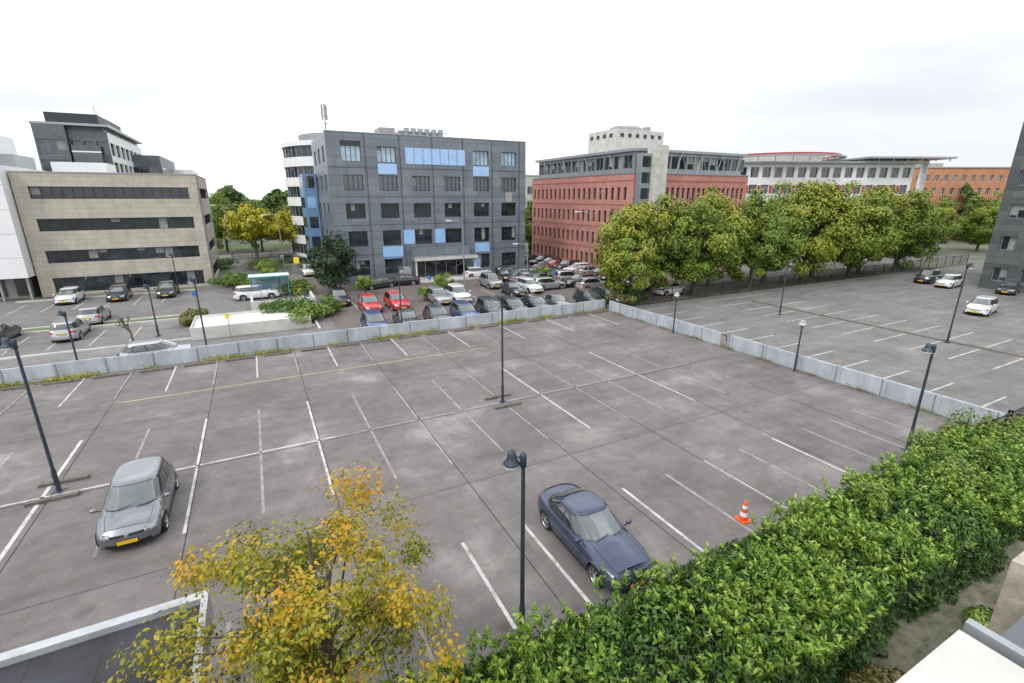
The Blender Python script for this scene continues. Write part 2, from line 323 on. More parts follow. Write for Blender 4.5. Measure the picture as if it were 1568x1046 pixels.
# ---------------------------------------------------------------- cars
def lerp(a,b,t): return a+(b-a)*t
def interp(tab,x): return float(np.interp(x,[a for a,b in tab],[b for a,b in tab]))
KINDS={
 'hatch':dict(L=4.26,Wd=.90,H=1.47,wb=2.63,sh=.02,zs=[(-2.13,.82),(-2.0,.91),(-1.2,.95),(.7,.94),(1.1,.90),(1.45,.84),(1.75,.76),(1.95,.68),(2.13,.56)],gf=(1.22,.34),gr=(-2.0,-1.5),gw=(.84,.66),bp=-.02),
 'sedan':dict(L=4.5,Wd=.87,H=1.38,wb=2.73,sh=.05,zs=[(-2.25,.76),(-2.12,.87),(-1.9,.92),(-1.4,.94),(.6,.91),(1.1,.88),(1.6,.81),(1.9,.74),(2.1,.66),(2.25,.58)],gf=(.98,.14),gr=(-1.74,-.92),gw=(.81,.61),bp=-.2),
 'wagon':dict(L=4.6,Wd=.89,H=1.48,wb=2.7,sh=.0,zs=[(-2.3,.85),(-2.18,.95),(-1.2,.95),(.95,.93),(1.4,.88),(1.8,.8),(2.1,.71),(2.3,.6)],gf=(1.2,.35),gr=(-2.18,-1.9),gw=(.83,.64),bp=-.05),
 'suv':dict(L=4.4,Wd=.92,H=1.66,wb=2.65,sh=.0,zs=[(-2.2,.95),(-2.08,1.05),(-1.2,1.06),(.95,1.04),(1.6,.98),(2.0,.86),(2.2,.72)],gf=(1.2,.45),gr=(-2.08,-1.82),gw=(.86,.68),bp=0.0)}
CC={}
def car_mesh(kind,pk):
    if (kind,pk) in CC: return CC[(kind,pk)]
    K=KINDS[kind]; pm=P[pk]; L,Wd,H=K['L'],K['Wd'],K['H']; mb=MB(); z0=.2; xw=[K['wb']/2+K['sh'],-K['wb']/2+K['sh']]; RA=.365
    lev=[0,.12,.3,.5,.68,.84,.95,1.0]; wm=[.93,.97,.992,1,.985,.95,.89,.81]; tops=[.85,.7,.5,.3,0,-.3,-.5,-.7,-.85]; bow=.26
    xs=set(np.round(np.linspace(-L/2+bow,L/2-bow,40),3))
    for w in xw:
        for a in np.linspace(0,math.pi,15): xs.add(round(w+RA*math.cos(a),3))
    xs=sorted(x for x in xs if abs(x)<=L/2-bow+1e-6)
    def wid(x):
        d=L/2-bow-x; e=x+L/2-bow; return Wd*(1-.15*max(0,1-d/.8)**2.2-.12*max(0,1-e/.65)**2.2)
    def arch(x):
        z=0
        for w in xw:
            if abs(x-w)<RA: z=max(z,.32+math.sqrt(RA*RA-(x-w)**2))
        return z
    def half(x):
        zs=interp(K['zs'],x); w=wid(x); za=arch(x)
        return [(w*m,max(z0+f*(zs-z0),za)) for f,m in zip(lev,wm)],zs,w
    TW=wm[-1]; CR=.075
    rings=[]
    for x in xs:
        h,zs,w=half(x)
        r=[(x,y,z) for y,z in h]+[(x,q*TW*w,zs+CR*(1-q*q)) for q in tops]+[(x,-y,z) for y,z in h[::-1]]
        rings.append(r)
    nr=len(rings[0]); vs=[p for r in rings for p in r]
    fb={pm:[],'hl':[],'tl':[]}
    for i in range(len(rings)-1):
        x=(xs[i]+xs[i+1])/2
        for j in range(nr-1):
            lvl=j if j<7 else (nr-2-j if nr-2-j<7 else 99); k=pm
            if lvl in(4,5):
                if x>L/2-bow-.22: k='hl'
                if x<-L/2+bow+.15: k='tl'
            fb[k].append((i*nr+j,(i+1)*nr+j,(i+1)*nr+j+1,i*nr+j+1))
    o=len(mb.v); first=True
    for k,fs in fb.items():
        if first: mb.add(vs,fs,k,True); first=False
        else:
            kk=mb.mi(k)
            for f in fs: mb.f.append(tuple(a+o for a in f)); mb.m.append(kk); mb.sm.append(True)
    qs=[1,.93,.85,.78,.7,.6,.5,.4,.3,.15,0,-.15,-.3,-.4,-.5,-.6,-.7,-.78,-.85,-.93,-1]
    for sgn,ring in((1,rings[-1]),(-1,rings[0])):
        x=ring[0][0]; h,zs,w=half(x); cv=[]
        for j,(f,m) in enumerate(zip(lev,wm)):
            bf=[.80,1,1.0,.97,.90,.76,.5,.15][j] if sgn>0 else [.7,1,1.05,.9,.75,.6,.45,.2][j]
            for q in qs: cv.append((x+sgn*bow*bf*(1-abs(q)**2.4)**.75,q*w*m,z0+f*(zs-z0)+(CR*(1-q*q) if j==7 else 0)))
        nq=len(qs); groups={}
        for j in range(7):
            for c in range(nq-1):
                qm=abs(qs[c]+qs[c+1])/2; k=pm
                if sgn>0:
                    if j in(4,5) and qm>.56: k='hl'
                    elif kind=='sedan' and j in(4,5) and .0<qm<.22: k='black'
                    elif kind!='sedan' and j in(4,) and qm<=.56: k='black'
                    elif j==1 and qm<.8: k='black'
                    elif j==0 and kind!='sedan': k='black'
                else:
                    if j in(4,5) and qm>.65: k='tl'
                    elif j==0: k='black'
                groups.setdefault(k,[]).append((j*nq+c,j*nq+c+1,(j+1)*nq+c+1,(j+1)*nq+c) if sgn<0 else (j*nq+c,(j+1)*nq+c,(j+1)*nq+c+1,j*nq+c+1))
        for k,fs in groups.items(): mb.add(cv,fs,k,True)
        zp=.40 if sgn>0 else (.62 if kind=='sedan' else .70); xp=x+sgn*(bow+.012)
        mb.box(min(xp,xp+sgn*.012),max(xp,xp+sgn*.012),-.26,.26,zp-.055,zp+.055,'plate'); mb.box(min(xp-sgn*.03,xp-sgn*.002),max(xp-sgn*.03,xp-sgn*.002),-.28,.28,zp-.07,zp+.07,'black')
        if sgn>0 and kind!='sedan':
            mb.box(x+bow*.85,x+bow*.97,-.06,.06,.52,.63,'chrome')
    if kind=='sedan':
        for yy in(-.11,.11): 
            for b in range(5): mb.box(L/2-.09,L/2-.045,yy-.075+b*.034,yy-.065+b*.034,.48,.56,'chrome')
    mb.box(-L/2+.3,L/2-.36,-(Wd-.27),Wd-.27,.17,.55,'black')
    for sy in(-1,1): mb.box(xw[1]+RA,xw[0]-RA,min(sy*(Wd-.26),sy*(Wd-.075)),max(sy*(Wd-.26),sy*(Wd-.075)),.16,.24,'black')
    zb=interp(K['zs'],-.3)-.01; n=3.7; gb=K['gf'];gr=K['gr'];gw=K['gw']; zt=H-.06
    def gp(v):
        e=v**1.25; xf=lerp(gb[0],gb[1],v-.14*v*(1-v)); xr=lerp(gr[0],gr[1],v**1.35); return (xf+xr)/2,(xf-xr)/2,lerp(gw[0],gw[1],e),lerp(zb-.03,zt,v)
    rr=[];na=48
    def se(t): return math.copysign(abs(math.cos(t))**(2/n),math.cos(t)),math.copysign(abs(math.sin(t))**(2/n),math.sin(t))
    for v in[0,.15,.3,.45,.6,.75,.88,1.0]:
        xc,a,w,z=gp(v); rr.append([(xc+a*se(t)[0],w*se(t)[1],z) for t in[2*math.pi*i/na for i in range(na)]])
    xc,a,w,z=gp(1)
    for sc,dz in((.965,.022),(.90,.040),(.75,.052),(.45,.060),(.0,.061)):
        rr.append([(xc+a*sc**.8*se(t)[0],w*sc*se(t)[1],z+dz) for t in[2*math.pi*i/na for i in range(na)]])
    vs=[p for r in rr for p in r]; fs=[(j*na+i,j*na+(i+1)%na,(j+1)*na+(i+1)%na,(j+1)*na+i) for j in range(len(rr)-1) for i in range(na)]
    mb.add(vs,fs,pm,True)
    def patch(fn,nu,nv,m):
        vv=[fn(i/nu,j/nv) for j in range(nv+1) for i in range(nu+1)]; mb.add(vv,[(j*(nu+1)+i,j*(nu+1)+i+1,(j+1)*(nu+1)+i+1,(j+1)*(nu+1)+i) for j in range(nv) for i in range(nu)],m,True)
    def ws(sgn,qq,v0,v1,m='wsglass',off=.008):
        def fn(u,v):
            V=lerp(v0,v1,v); q=lerp(-qq,qq,u); xc,a,w,z=gp(V); return (xc+sgn*(a+off)*(1-abs(q)**n)**(1/n),q*w,z+off*.6)
        patch(fn,14,7,m)
    ws(1,.93,.08,.98,'black',.004); ws(1,.90,.13,.95); ws(-1,.86,.22 if kind!='sedan' else .12,.93,'cglass')
    def side(r0,r1,v0,v1,m='cglass',o=.008):
        for sy in(-1,1):
            def fn(u,v):
                V=lerp(v0,v1,v); r=lerp(r0,r1,u); xc,a,w,z=gp(V); return (xc+a*r,sy*((w+o)*(1-abs(r)**n)**(1/n)),z+.002)
            patch(fn,8,4,m)
    side(-.86,.885,.115,.93,'black',.004)
    side(.05,.86,.17,.90); side(-.50,.0,.17,.90); side(-.83,-.55,.2,.86)
    def strip(xa,zlo,zhi):
        for sy in(-1,1):
            h,zs,w=half(xa); zz=np.linspace(zlo,zhi,8); yy=[np.interp(z,[b for a_,b in h],[a_ for a_,b in h])+.003 for z in zz]
            vv=[]
            for z,y in zip(zz,yy): vv+=[(xa-.007,sy*y,z),(xa+.007,sy*y,z)]
            mb.add(vv,[(2*i,2*i+1,2*i+3,2*i+2) for i in range(7)],'black')
    for xa in((gb[0]-.28),K['bp']-.02,-.96): strip(xa,.26,zb-.04)
    for sy in(-1,1):
        vv=[]
        for x in np.linspace(gb[0]-.02,L/2-bow-.02,10):
            h,zs,w=half(float(x)); q=.86; y=q*TW*w; z=zs+CR*(1-q*q)+.004; vv+=[(x,sy*y-.006,z),(x,sy*y+.006,z)]
        mb.add(vv,[(2*i,2*i+1,2*i+3,2*i+2) for i in range(9)],'black')
    for sy in(-1,1):
        y=sy*Wd
        for xa in(K['bp']+.14,-.78): mb.box(xa-.09,xa+.09,min(y*.975,y*1.0),max(y*.975,y*1.0),.76,.785,pm)
        mx=gb[0]-.32; mb.cyl((mx,sy*(Wd-.12),zb+.02),(mx+.02,sy*(Wd+.02),zb+.05),.02,.02,'black',6)
        mb.lathe((mx,sy*(Wd+.07),zb+.08),[(0,-.09),(.05,-.08),(.07,-.03),(.07,.03),(.05,.08),(0,.09)],pm,10,'y')
        mb.box(xw[1]+RA+.02,xw[0]-RA-.02,min(y*.965,y*.985),max(y*.965,y*.985),.2,.235,'black')
    for yy in(-.45,.15): mb.cyl((gb[0]-.06,yy,zb+.05),(gb[0]-.15,yy+.5,zb+.10),.008,.008,'black',4)
    for x in xw:
        for sy in(-1,1):
            yo=sy*(Wd-.015); yi=sy*(Wd-.22); c=(x,0,.32)
            mb.lathe(c,[(.2,yi),(.30,yi),(.32,yi+sy*.03),(.32,yo-sy*.03),(.305,yo-sy*.003),(.235,yo)],'tyre',24,'y')
            mb.lathe(c,[(.235,yo),(.225,yo-sy*.005),(.215,yo-sy*.03)],'rim',24,'y'); mb.lathe(c,[(.22,yo-sy*.035),(0,yo-sy*.04)],'black',24,'y')
            mb.lathe(c,[(.0,yo-sy*.004),(.045,yo-sy*.006),(.055,yo-sy*.03)],'rim',12,'y')
            for k in range(7 if kind=='sedan' else 5):
                a=2*math.pi*k/(7 if kind=='sedan' else 5)+.3; ca,sa=math.cos(a),math.sin(a); px,pz=-sa*.026,ca*.026; vv=[]
                for rr_,ww in((.03,1.0),(.222,1.35)):
                    for e in(-1,1): vv.append((x+ca*rr_+px*ww*e,yo-sy*.012,.32+sa*rr_+pz*ww*e))
                mb.add(vv,[(0,1,3,2)],'rim')
    me=mb.mesh('car_'+kind+'_'+pk); CC[(kind,pk)]=me; return me
def car(name,kind,pk,s,y,head=0):
    X,Y=W(s,y); return obj(name,car_mesh(kind,pk),(X,Y,.005),R+math.radians(head))
car('silver_hatchback_car','hatch','grey',-33.75,-18.15,-90)
car('navy_sedan_car','sedan','navy',-21.0,-26.55,-91)
def carw(kind,pk,X,Y,head,dy=1.9,name='parked_car'):
    s,y=Lc(X,Y); car(name,kind,pk,s,y+dy,head+random.uniform(-2,2))
for a in [('hatch','white',-45.3,48,-90),('hatch','dark',-41.3,49.5,-90),('wagon','dark',-37.6,51.6,-90),('hatch','silver',-35.9,39.7,90),('wagon','silver',-33.8,35,90),('sedan','dark',-38.2,33.6,90),
 ('wagon','dark',-16.9,47.3,-90),('hatch','red',-12.9,44.2,-90),('wagon','red',-10.6,45.5,-90),('wagon','silver',-6.8,48,-90),('suv','white',-4.8,48.6,-90),
 ('sedan','dark',-15.3,56.2,-160),('sedan','black',-12.9,58.4,170),
 ('suv','silver',-1.7,57,-90),('sedan','dark',1,52.3,-90),('wagon','white',2.9,54.2,-90),('hatch','white',-3.8,64.5,0),('sedan','black',-.3,62.1,-90),
 ('wagon','white',-26.7,49.9,0),('hatch','white',-27.8,66.4,-90),('wagon','dark',-36,80,20),('hatch','blue',-33,84,20)]: carw(*a)
i=0
cols=['dark','black','white','dark','silver','red','dark','grey','black','white','dark','blue','silver','dark']
kinds=['hatch','wagon','suv','sedan','hatch','wagon']
for y in np.arange(3.0,36,2.55): car('parked_car',kinds[i%6],cols[(i*5+2)%14],11.6+random.uniform(-.2,.2),y,180 if i%3 else 0); i+=1
for y in np.arange(12,24,2.55): car('parked_car',kinds[i%6],cols[(i*3+1)%14],1.2,y,0 if i%2 else 180); i+=1
for y in np.arange(9.5,24,2.55): car('parked_car',kinds[i%6],cols[(i*3)%14],5.8,y,180 if i%2 else 0); i+=1
cl=['blue','dark','dark','blue','dark','dark','black','grey','dark','black','silver']
for k,s in enumerate([-21.3,-18.6,-15.9,-13.3,-10.8,-8.4,-6,-3.5,.3,3]): car('parked_car',kinds[(k*2+(1 if k%2 else 0))%6],cl[k],s,2.55,-90)
car('parked_car','hatch','silver',-35.8,1.35,2)
car('white_estate_car','wagon','white',31.0,-17.6,188); car('parked_car','wagon','white',45.5,-9.3,185); car('parked_car','sedan','dark',46.5,-14.5,190); car('parked_car','suv','dark',47,-6.5,185)
# ---------------------------------------------------------------- buildings helpers
def facade(mb,fr,axis,fix,sgn,a0,a1,z0,z1,xo,zo,th,wm,glass='glass',split=0,frame='frame',fd=.5,blinds=0,glassfn=None):
    d0,d1=(fix,fix+th) if sgn<0 else (fix-th,fix)
    def bx(t,a,b,e0,e1,z,zz,m):
        if b-a<1e-4 or zz-z<1e-4: return
        t.box(a,b,e0,e1,z,zz,m) if axis=='x' else t.box(e0,e1,a,b,z,zz,m)
    cur=z0
    for (p,q) in sorted(zo)+[(z1,z1)]:
        bx(mb,a0,a1,d0,d1,cur,p,wm); cur=q
        if p==q: break
        ca=a0
        for (u,v) in xo+[(a1,a1)]:
            bx(mb,ca,u,d0,d1,p,q,wm); ca=v
            if u==v: break
            ns=max(1,split); g0,g1=(d1-.03,d1-.01) if sgn<0 else (d0+.01,d0+.03)
            bx(fr,u,v,g0,g1,p,q,glassfn(u,p) if glassfn else glass)
            f0,f1=(d1-.08,d1-.032) if sgn<0 else (d0+.032,d0+.08); fw=.06
            bx(fr,u,u+fw,f0,f1,p,q,frame); bx(fr,v-fw,v,f0,f1,p,q,frame); bx(fr,u+fw,v-fw,f0,f1,p,p+fw,frame); bx(fr,u+fw,v-fw,f0,f1,q-fw,q,frame)
            for k in range(1,split):
                m_=u+(v-u)*k/split; bx(fr,m_-fw/2,m_+fw/2,f0,f1,p+fw,q-fw,frame)
            if blinds:
                for k in range(ns):
                    if random.random()<blinds:
                        ua=u+(v-u)*k/ns+.04; ub=u+(v-u)*(k+1)/ns-.04; hh=random.uniform(.25,1)*(q-p)
                        b0,b1=(d1-.0315,d1-.0305) if sgn<0 else (d0+.0305,d0+.0315)
                        bx(fr,ua,ub,b0,b1,q-hh,q-.02,'blind')
def rng_(n,first,pitch,w): return [(first+i*pitch-w/2,first+i*pitch+w/2) for i in range(n)]
# --- beige office
w=MB();wi=MB();rf=MB()
x0,x1,y0,y1=-50.6,-34.4,33.3,50
zo=[(.3,2.0),(3.6,4.95),(7.0,8.3),(10.35,11.6)]
facade(w,wi,'x',y0,-1,x0,x1,0,13.0,[(x0+1.2,x1-.9)],zo,.35,'beige',split=16,frame='slated',blinds=.12)
facade(w,wi,'y',x1,1,y0+.35,y1,0,13.0,[(y0+2,y1-1)],zo,.35,'beige',split=12,frame='slated')
w.box(x0,x0+.35,y0+.351,y1,0,13,'beige'); w.box(x0+.351,x1-.351,y1-.35,y1,0,13,'beige'); w.box(x0+.5,x1-.5,y0+.5,y1-.5,0,12.6,'slated')
rf.box(x0-.05,x1+.05,y0-.06,y0+.3,13.003,13.12,'metal'); rf.box(x1-.3,x1+.05,y0+.302,y1,13.003,13.12,'metal'); rf.box(x0+.36,x1-.36,y0+.36,y1-.36,12.6,12.7,'roof')
for zz in(2.0,4.95,8.3,11.6): w.box(x0+1.15,x1-.85,y0-.07,y0-.003,zz-.0,zz+.06,'metal')
rf.cyl((x1+.15,y0+.6,0),(x1+.15,y0+.6,13),.06,.06,'metal',8); rf.box(x0+2,x0+7,y0+6,y0+11,12.7,14.4,'whitew_')
building('beige_office_building',(x0,y0),{'walls':w,'windows':wi,'roof':rf})
# --- white building at far left
w=MB();wi=MB();rf=MB()
w.box(-72,-50.75,31.6,46,2.4,13.6,'whitew_'); w.box(-72,-53.0,33.2,45.5,13.6,17.2,'whitew_'); w.box(-70,-51.6,33.6,45,0,2.4,'conc')
for i in range(7): wi.box(-52.6-i*2.2,-51.2-i*2.2,33.5,33.59,.3,2.2,'glass'); w.box(-51.0-i*2.2-.16,-51.0-i*2.2,32.0,32.3,0,2.4,'conc')
for k in range(4): w.box(-72,-50.75,31.585,31.598,4.5+k*2.4,4.53+k*2.4,'metal')
rf.box(-52.9,-51.2,38,44,13.6,15,'metal')
building('white_office_building',(-60,31.6),{'walls':w,'windows':wi,'roof':rf})
# --- far left glass tower
s2,y2=Lc(-74.5,96); w=MB();wi=MB();rf=MB()
X0,X1,Y0,Y1=s2-9.5,s2,y2,y2+33
zo=[(z,z+2.3) for z in(1,4.4,7.8,11.2,14.6,18)]
facade(w,wi,'x',Y0,-1,X0,X1,0,22,rng_(5,X0+1.2,1.8,1.35),zo,.4,'tgrey',frame='slated',blinds=.1)
facade(w,wi,'y',X1,1,Y0+.4,Y1,0,22,rng_(7,Y0+3,4.4,3.7),zo,.4,'whitew_',split=4,frame='slated',blinds=.15)
w.box(X0,X1-.41,Y0+.41,Y1,0,21.9,'slated'); 
facade(w,wi,'x',Y0-1.3,-1,X0-.5,X1-5.6,0,22.8,[(X0-.2,X1-5.9)],[(z,z+2.7) for z in(.6,4,7.4,10.8,14.2,17.6)],.3,'tgrey',split=3,frame='frame',blinds=.25)
w.box(X0-.5,X1-5.6,Y0-.999,Y0-.05,0,22.7,'slated')
wi.box(X1-5.3,X1-1.2,Y0-1.0,Y0-.05,0,19.5,'glass')
for k in range(9): w.box(X1-5.35,X1-1.15,Y0-1.08,Y0-1.003,1.5+2.1*k,1.75+2.1*k,'whitew_')
rf.box(X0-.8,X1+.6,Y0-.8,Y1+.2,22.8,23.2,'metal'); w.box(X0+.5,X1-.45,Y0+.5,Y1-1,22,22.8,'tgrey'); rf.box(X0+1,X1-1,Y0+1,Y0+20,23.2,25.0,'slated')
for i in range(10): rf.cyl((X1+.3,Y0+i*1.6,23.2),(X1+.3,Y0+i*1.6,24.2),.04,.04,'metal',5)
rf.cyl((X1+.3,Y0,24.2),(X1+.3,Y0+15,24.2),.05,.05,'metal',5); rf.cyl((X1-2,Y0+5,25),(X1-2,Y0+5,27),.08,.05,'metal',5)
w.box(X1-2,X1+5,Y0+20,Y0+45,0,19.5,'tgrey'); w.box(X1+5.003,X1+9,Y0+40,Y0+60,0,17.5,'whitew_')
for k in range(5):
    wi.box(X1+5,X1+5.05,Y0+21,Y0+39.5,2+3.3*k,3.8+3.3*k,'glass'); wi.box(X1-1.5,X1+4.5,Y0+19.9,Y0+19.99,2+3.3*k,3.8+3.3*k,'glass')
building('glass_office_tower',(X1,Y0),{'walls':w,'windows':wi,'roof':rf})
# --- blue-grey office
w=MB();wi=MB();rf=MB(); x0,x1,y0,y1=-20.5,5.8,26.1,39.5; H=17.8
zo=[(1.0,2.9),(4.6,6.5),(8.0,9.8),(11.3,13.1),(14.6,16.4)]
cols_=[x0+2.75+4.18*i for i in range(6)]
xo=[(c-1.15,c+1.15) for c in cols_]
def gf(u,p): return 'glassl' if p>14 else 'glass'
facade(w,wi,'x',y0,-1,x0,x1,0,H,xo,zo,.3,'slate',split=4,frame='slated',blinds=.1,glassfn=gf)
sideo=[(y0+2,y0+3.6),(y0+6,y0+7.6),(y0+10,y0+11.6)]
facade(w,wi,'y',x0,-1,y0+.3,y1,0,H,sideo,zo,.3,'slate',split=2,frame='slated')
facade(w,wi,'y',x1,1,y0+.3,y1,0,H,sideo,zo,.3,'slate',split=2,frame='slated')
w.box(x0+.31,x1-.31,y0+.31,y1,0,H-.5,'slated')
rf.box(x0+.3,x1-.3,y0+.32,y1-.1,H-.49,H-.3,'roof'); rf.box(x0-.05,x1+.05,y0-.06,y0+.32,H+.003,H+.1,'metal')
w.box(x0+.02,x0+.3,y1+.003,y1+.6,0,H+.2,'whitew_')
def pan(ci,z0_,z1_,m,wd=1.15,d=.04,off=0): w.box(cols_[ci]-wd+off,cols_[ci]+wd+off,y0-d,y0-.003,z0_,z1_,m)
pan(1,13.25,14.45,'skyb'); pan(4,13.25,14.45,'skyb'); pan(1,3.2,4.5,'skyb',1.3); pan(4,3.2,4.45,'skyb',1.1); pan(1,2.93,3.17,'lblue'); 
pan(2,4.7,6.5,'skyb',.7,.05,-1.95); pan(3,4.7,6.5,'skyb',.7,.05,-1.95); pan(4,1.0,2.3,'skyb',.5,.06,-.9); pan(5,9.9,11.2,'conc',.5,.02); pan(0,16.45,16.9,'slated')
wi.box(cols_[2]-1.9,cols_[3]+1.9,y0-.05,y0-.003,14.5,16.4,'skyb')
for k in range(7): a=cols_[2]-1.9+k*(cols_[3]+3.8-cols_[2])/7; wi.box(a-.03,a+.03,y0-.09,y0-.052,14.5,16.4,'frame')
for zz in(3.55,7.2,10.55,13.9): w.box(x0,x1,y0-.02,y0-.0035,zz,zz+.05,'slated')
for c in cols_: w.box(c+1.6,c+1.68,y0-.02,y0-.0033,0,17.7,'slated')
bx0,bx1=cols_[2]-1.9,cols_[3]+1.9
w.box(bx0,bx1,y0-.9,y0-.06,3.1,4.3,'slate'); w.box(bx0-.3,bx1+.5,y0-2.6,y0-.91,2.75,3.1,'metal'); w.box(bx0-.3,bx1+.5,y0-2.62,y0-2.602,2.72,3.13,'concl')
for c in(bx0,bx1+.2): w.cyl((c,y0-2.3,0),(c,y0-2.3,2.75),.12,.12,'concl',12)
wi.box(bx0+.3,bx1-.3,y0-.25,y0-.06,.35,2.7,'glass')
for k in range(6): a=bx0+.3+k*(bx1-bx0-.6)/5; wi.box(a-.04,a+.04,y0-.3,y0-.252,.35,2.7,'frame')
w.box(bx0-1,bx1+1,y0-3.2,y0-.26,0,.15,'concl'); w.box(bx0-.6,bx1+.6,y0-2.5,y0-.26,.15,.32,'concl'); w.box(bx0-1.9,bx0-.4,y0-1.2,y0-.06,0,1.8,'conc')
for k in range(6): rf.cyl((-4.5+k*.95-5,y0+5,H-.3),(-4.5+k*.95-5,y0+5,H+1.5),.36,.36,'metal',12)
rf.box(-10.2,-4,y0+6,y0+9,H-.3,H+1.2,'metal'); rf.box(-13,-11,y0+5,y0+8,H-.3,H+1.4,'conc'); rf.box(-11,-4,y0+4.4,y0+4.5,H+1.0,H+1.1,'metal')
mx,my=x0+.7,y0+3.5
rf.cyl((mx,my,H-.4),(mx,my,H+3.4),.07,.05,'slated',8)
for k,(a,b) in enumerate(((-.25,0),(.25,.1),(0,-.3))): rf.box(mx+a-.1,mx+a+.1,my+b-.08,my+b+.08,H+1.6,H+3.3,'metal')
for zz in(.4,1.2,2.0,2.8): rf.box(mx-.35,mx+.35,my-.03,my+.03,H+zz,H+zz+.06,'slated')
wx0,wx1,wy0,wy1=-22.3,-20.6,38.0,44
w.box(wx0,wx1,wy0,wy1,0,13.6,'lblue')
for f in range(5):
    z=1+f*2.7
    wi.box(wx0+.3,wx1-.3,wy0-.04,wy0-.003,z,z+1.5,'glass' if f%3 else 'skyb')
    for k in range(3): wi.box(wx0-.04,wx0-.003,wy0+.5+k*2,wy0+1.9+k*2,z,z+1.4,'glass')
building('blue_office_building',(x0,y0),{'walls':w,'windows':wi,'roof':rf})
def curved_building(name,X,Y,r,h,fl):
    w=MB();wi=MB(); wi.cyl((0,0,0),(0,0,h-.4),r-.35,r-.35,'glass',56,cap=False); pz=h/fl
    for k in range(fl+1):
        za=k*pz-.75 if k else 0; zb_=min(h,k*pz+.75)
        w.lathe((0,0,0),[(r-.4,za),(r,za),(r,zb_),(r-.4,zb_),(r-.4,za)],'whitew_',56,smooth=False)
    w.lathe((0,0,0),[(r-.3,h-.3),(0,h-.25)],'roof',56)
    w.lathe((0,0,0),[(r-3,h),(r-3,h+1.5),(0,h+1.51)],'metal',40,smooth=False)
    for k in range(56): a=2*math.pi*k/56; wi.cyl(((r-.3)*math.cos(a),(r-.3)*math.sin(a),0),((r-.3)*math.cos(a),(r-.3)*math.sin(a),h-.4),.06,.06,'frame',4,cap=False)
    e=obj(name,None,(X,Y,0)); obj('bands',w.mesh('bands'),parent=e); obj('windows',wi.mesh('wins'),parent=e)
curved_building('curved_white_office_building',-30.0,98,12.5,19.6,6)
# --- red brick office
w=MB();wi=MB();rf=MB(); x0,x1,y0,y1=15.5,37.5,14.6,41.0; H=13.5
zo=[(.9,2.5),(4.0,5.6),(7.1,8.7),(10.2,11.8)]
facade(w,wi,'x',y0,-1,x0,x1,0,H,rng_(16,x0+6,1.0,.52),zo,.3,'redb',frame='slated',blinds=.1)
facade(w,wi,'y',x0,-1,y0+.3,y1,0,H,rng_(19,y0+1.6,1.33,.62),zo,.3,'redb',frame='slated',blinds=.12)
facade(w,wi,'y',x1,1,y0+.3,y1,0,H,rng_(19,y0+1.6,1.33,.62),zo,.3,'redb',frame='slated')
w.box(x0+.31,x1-.31,y0+.31,y1,0,H-.1,'slated')
for z in(.3,3.3,6.4,9.5,12.6):
    w.box(x0-.05,x0-.003,y0,y1,z,z+.16,'redband'); w.box(x0+4,x1,y0-.05,y0-.003,z,z+.16,'redband')
rf.box(x0-.08,x1+.05,y0-.08,y1,H,H+.16,'metal')
tx0,tx1,ty0,ty1=x0+.9,x1-.5,y0+1,y1-.6
facade(w,wi,'x',ty0,-1,tx0,tx1,H+.16,16.3,rng_(14,tx0+1.1,1.5,1.3),[(H+.7,15.9)],.2,'metal',frame='frame',blinds=.3)
facade(w,wi,'y',tx0,-1,ty0+.2,ty1,H+.16,16.3,rng_(12,ty0+1.5,2.05,1.8),[(H+.7,15.9)],.2,'metal',split=2,frame='frame',blinds=.3)
w.box(tx0+.21,tx1,ty0+.21,ty1,H+.17,16.2,'slated')
rf.box(tx0-.5,tx1+.5,ty0-.4,ty1+.4,16.3,16.65,'metal')
for k in range(9): rf.cyl((tx0-.3,ty0+1+k*2.9,H+.16),(tx0-.3,ty0+1+k*2.9+(1.2 if k%2 else -1.2),16.3),.05,.05,'metal',5)
for k in range(8): rf.cyl((tx0+5+k*2.0,ty0-.3,H+.16),(tx0+5+k*2.0+(1.0 if k%2 else -1.0),ty0-.3,16.3),.05,.05,'metal',5)
w.box(x0+.2,x0+1.9,y0-1.0,y0-.09,0,15.9,'metal'); w.box(x0+1.903,x0+4.0,y0-1.7,y0-.09,0,16.9,'concl'); 
for k in range(8): wi.box(x0+.4,x0+1.7,y0-1.06,y0-1.003,.6+k*1.95,1.9+k*1.95,'glass')
w.box(21,30.5,25.5,32.5,16.65,20.4,'concl'); 
for k in range(6): wi.box(21.8+k*1.5,22.4+k*1.5,25.44,25.497,19.3,19.8,'slated')
for k in range(4): wi.box(20.94,20.997,26.4+k*1.6,27.1+k*1.6,19.3,19.8,'slated')
rf.lathe((25.5,29,20.4),[(2.6,0),(2.6,.5),(2.2,.8),(0,.9)],'metal',24,smooth=False)
for k in range(4): rf.box(22.5+k*1.9,23.3+k*1.9,27,28,20.4,21.0+.2*(k%2),'conc')
building('red_brick_office_building',(x0,y0),{'walls':w,'windows':wi,'roof':rf})
def wbuild(name,X,Y,rz,parts):
    e=obj(name,None,(X,Y,0),rz)
    for k,mb in parts.items(): obj(k,mb.mesh(name+k),parent=e)
w=MB();wi=MB();rf=MB()
zo=[(1,2.8),(4.4,6.2),(7.8,9.6),(11.2,13.0),(14.4,16.4)]
facade(w,wi,'x',0,-1,0,38,0,17.2,rng_(15,1.5,2.5,1.7),zo,.35,'whitew_',split=2,frame='frame',blinds=.15)
facade(w,wi,'y',0,-1,.35,20,0,17.2,rng_(7,2,2.6,1.7),zo,.35,'whitew_',split=2,frame='frame')
w.box(.36,38,.36,20,0,17.1,'slated')
for z in(3.0,6.4,9.8): 
    for k in range(14): w.box(2.45+k*2.5,3.05+k*2.5,-.04,-.003,z+1.5,z+3.1,'redp')
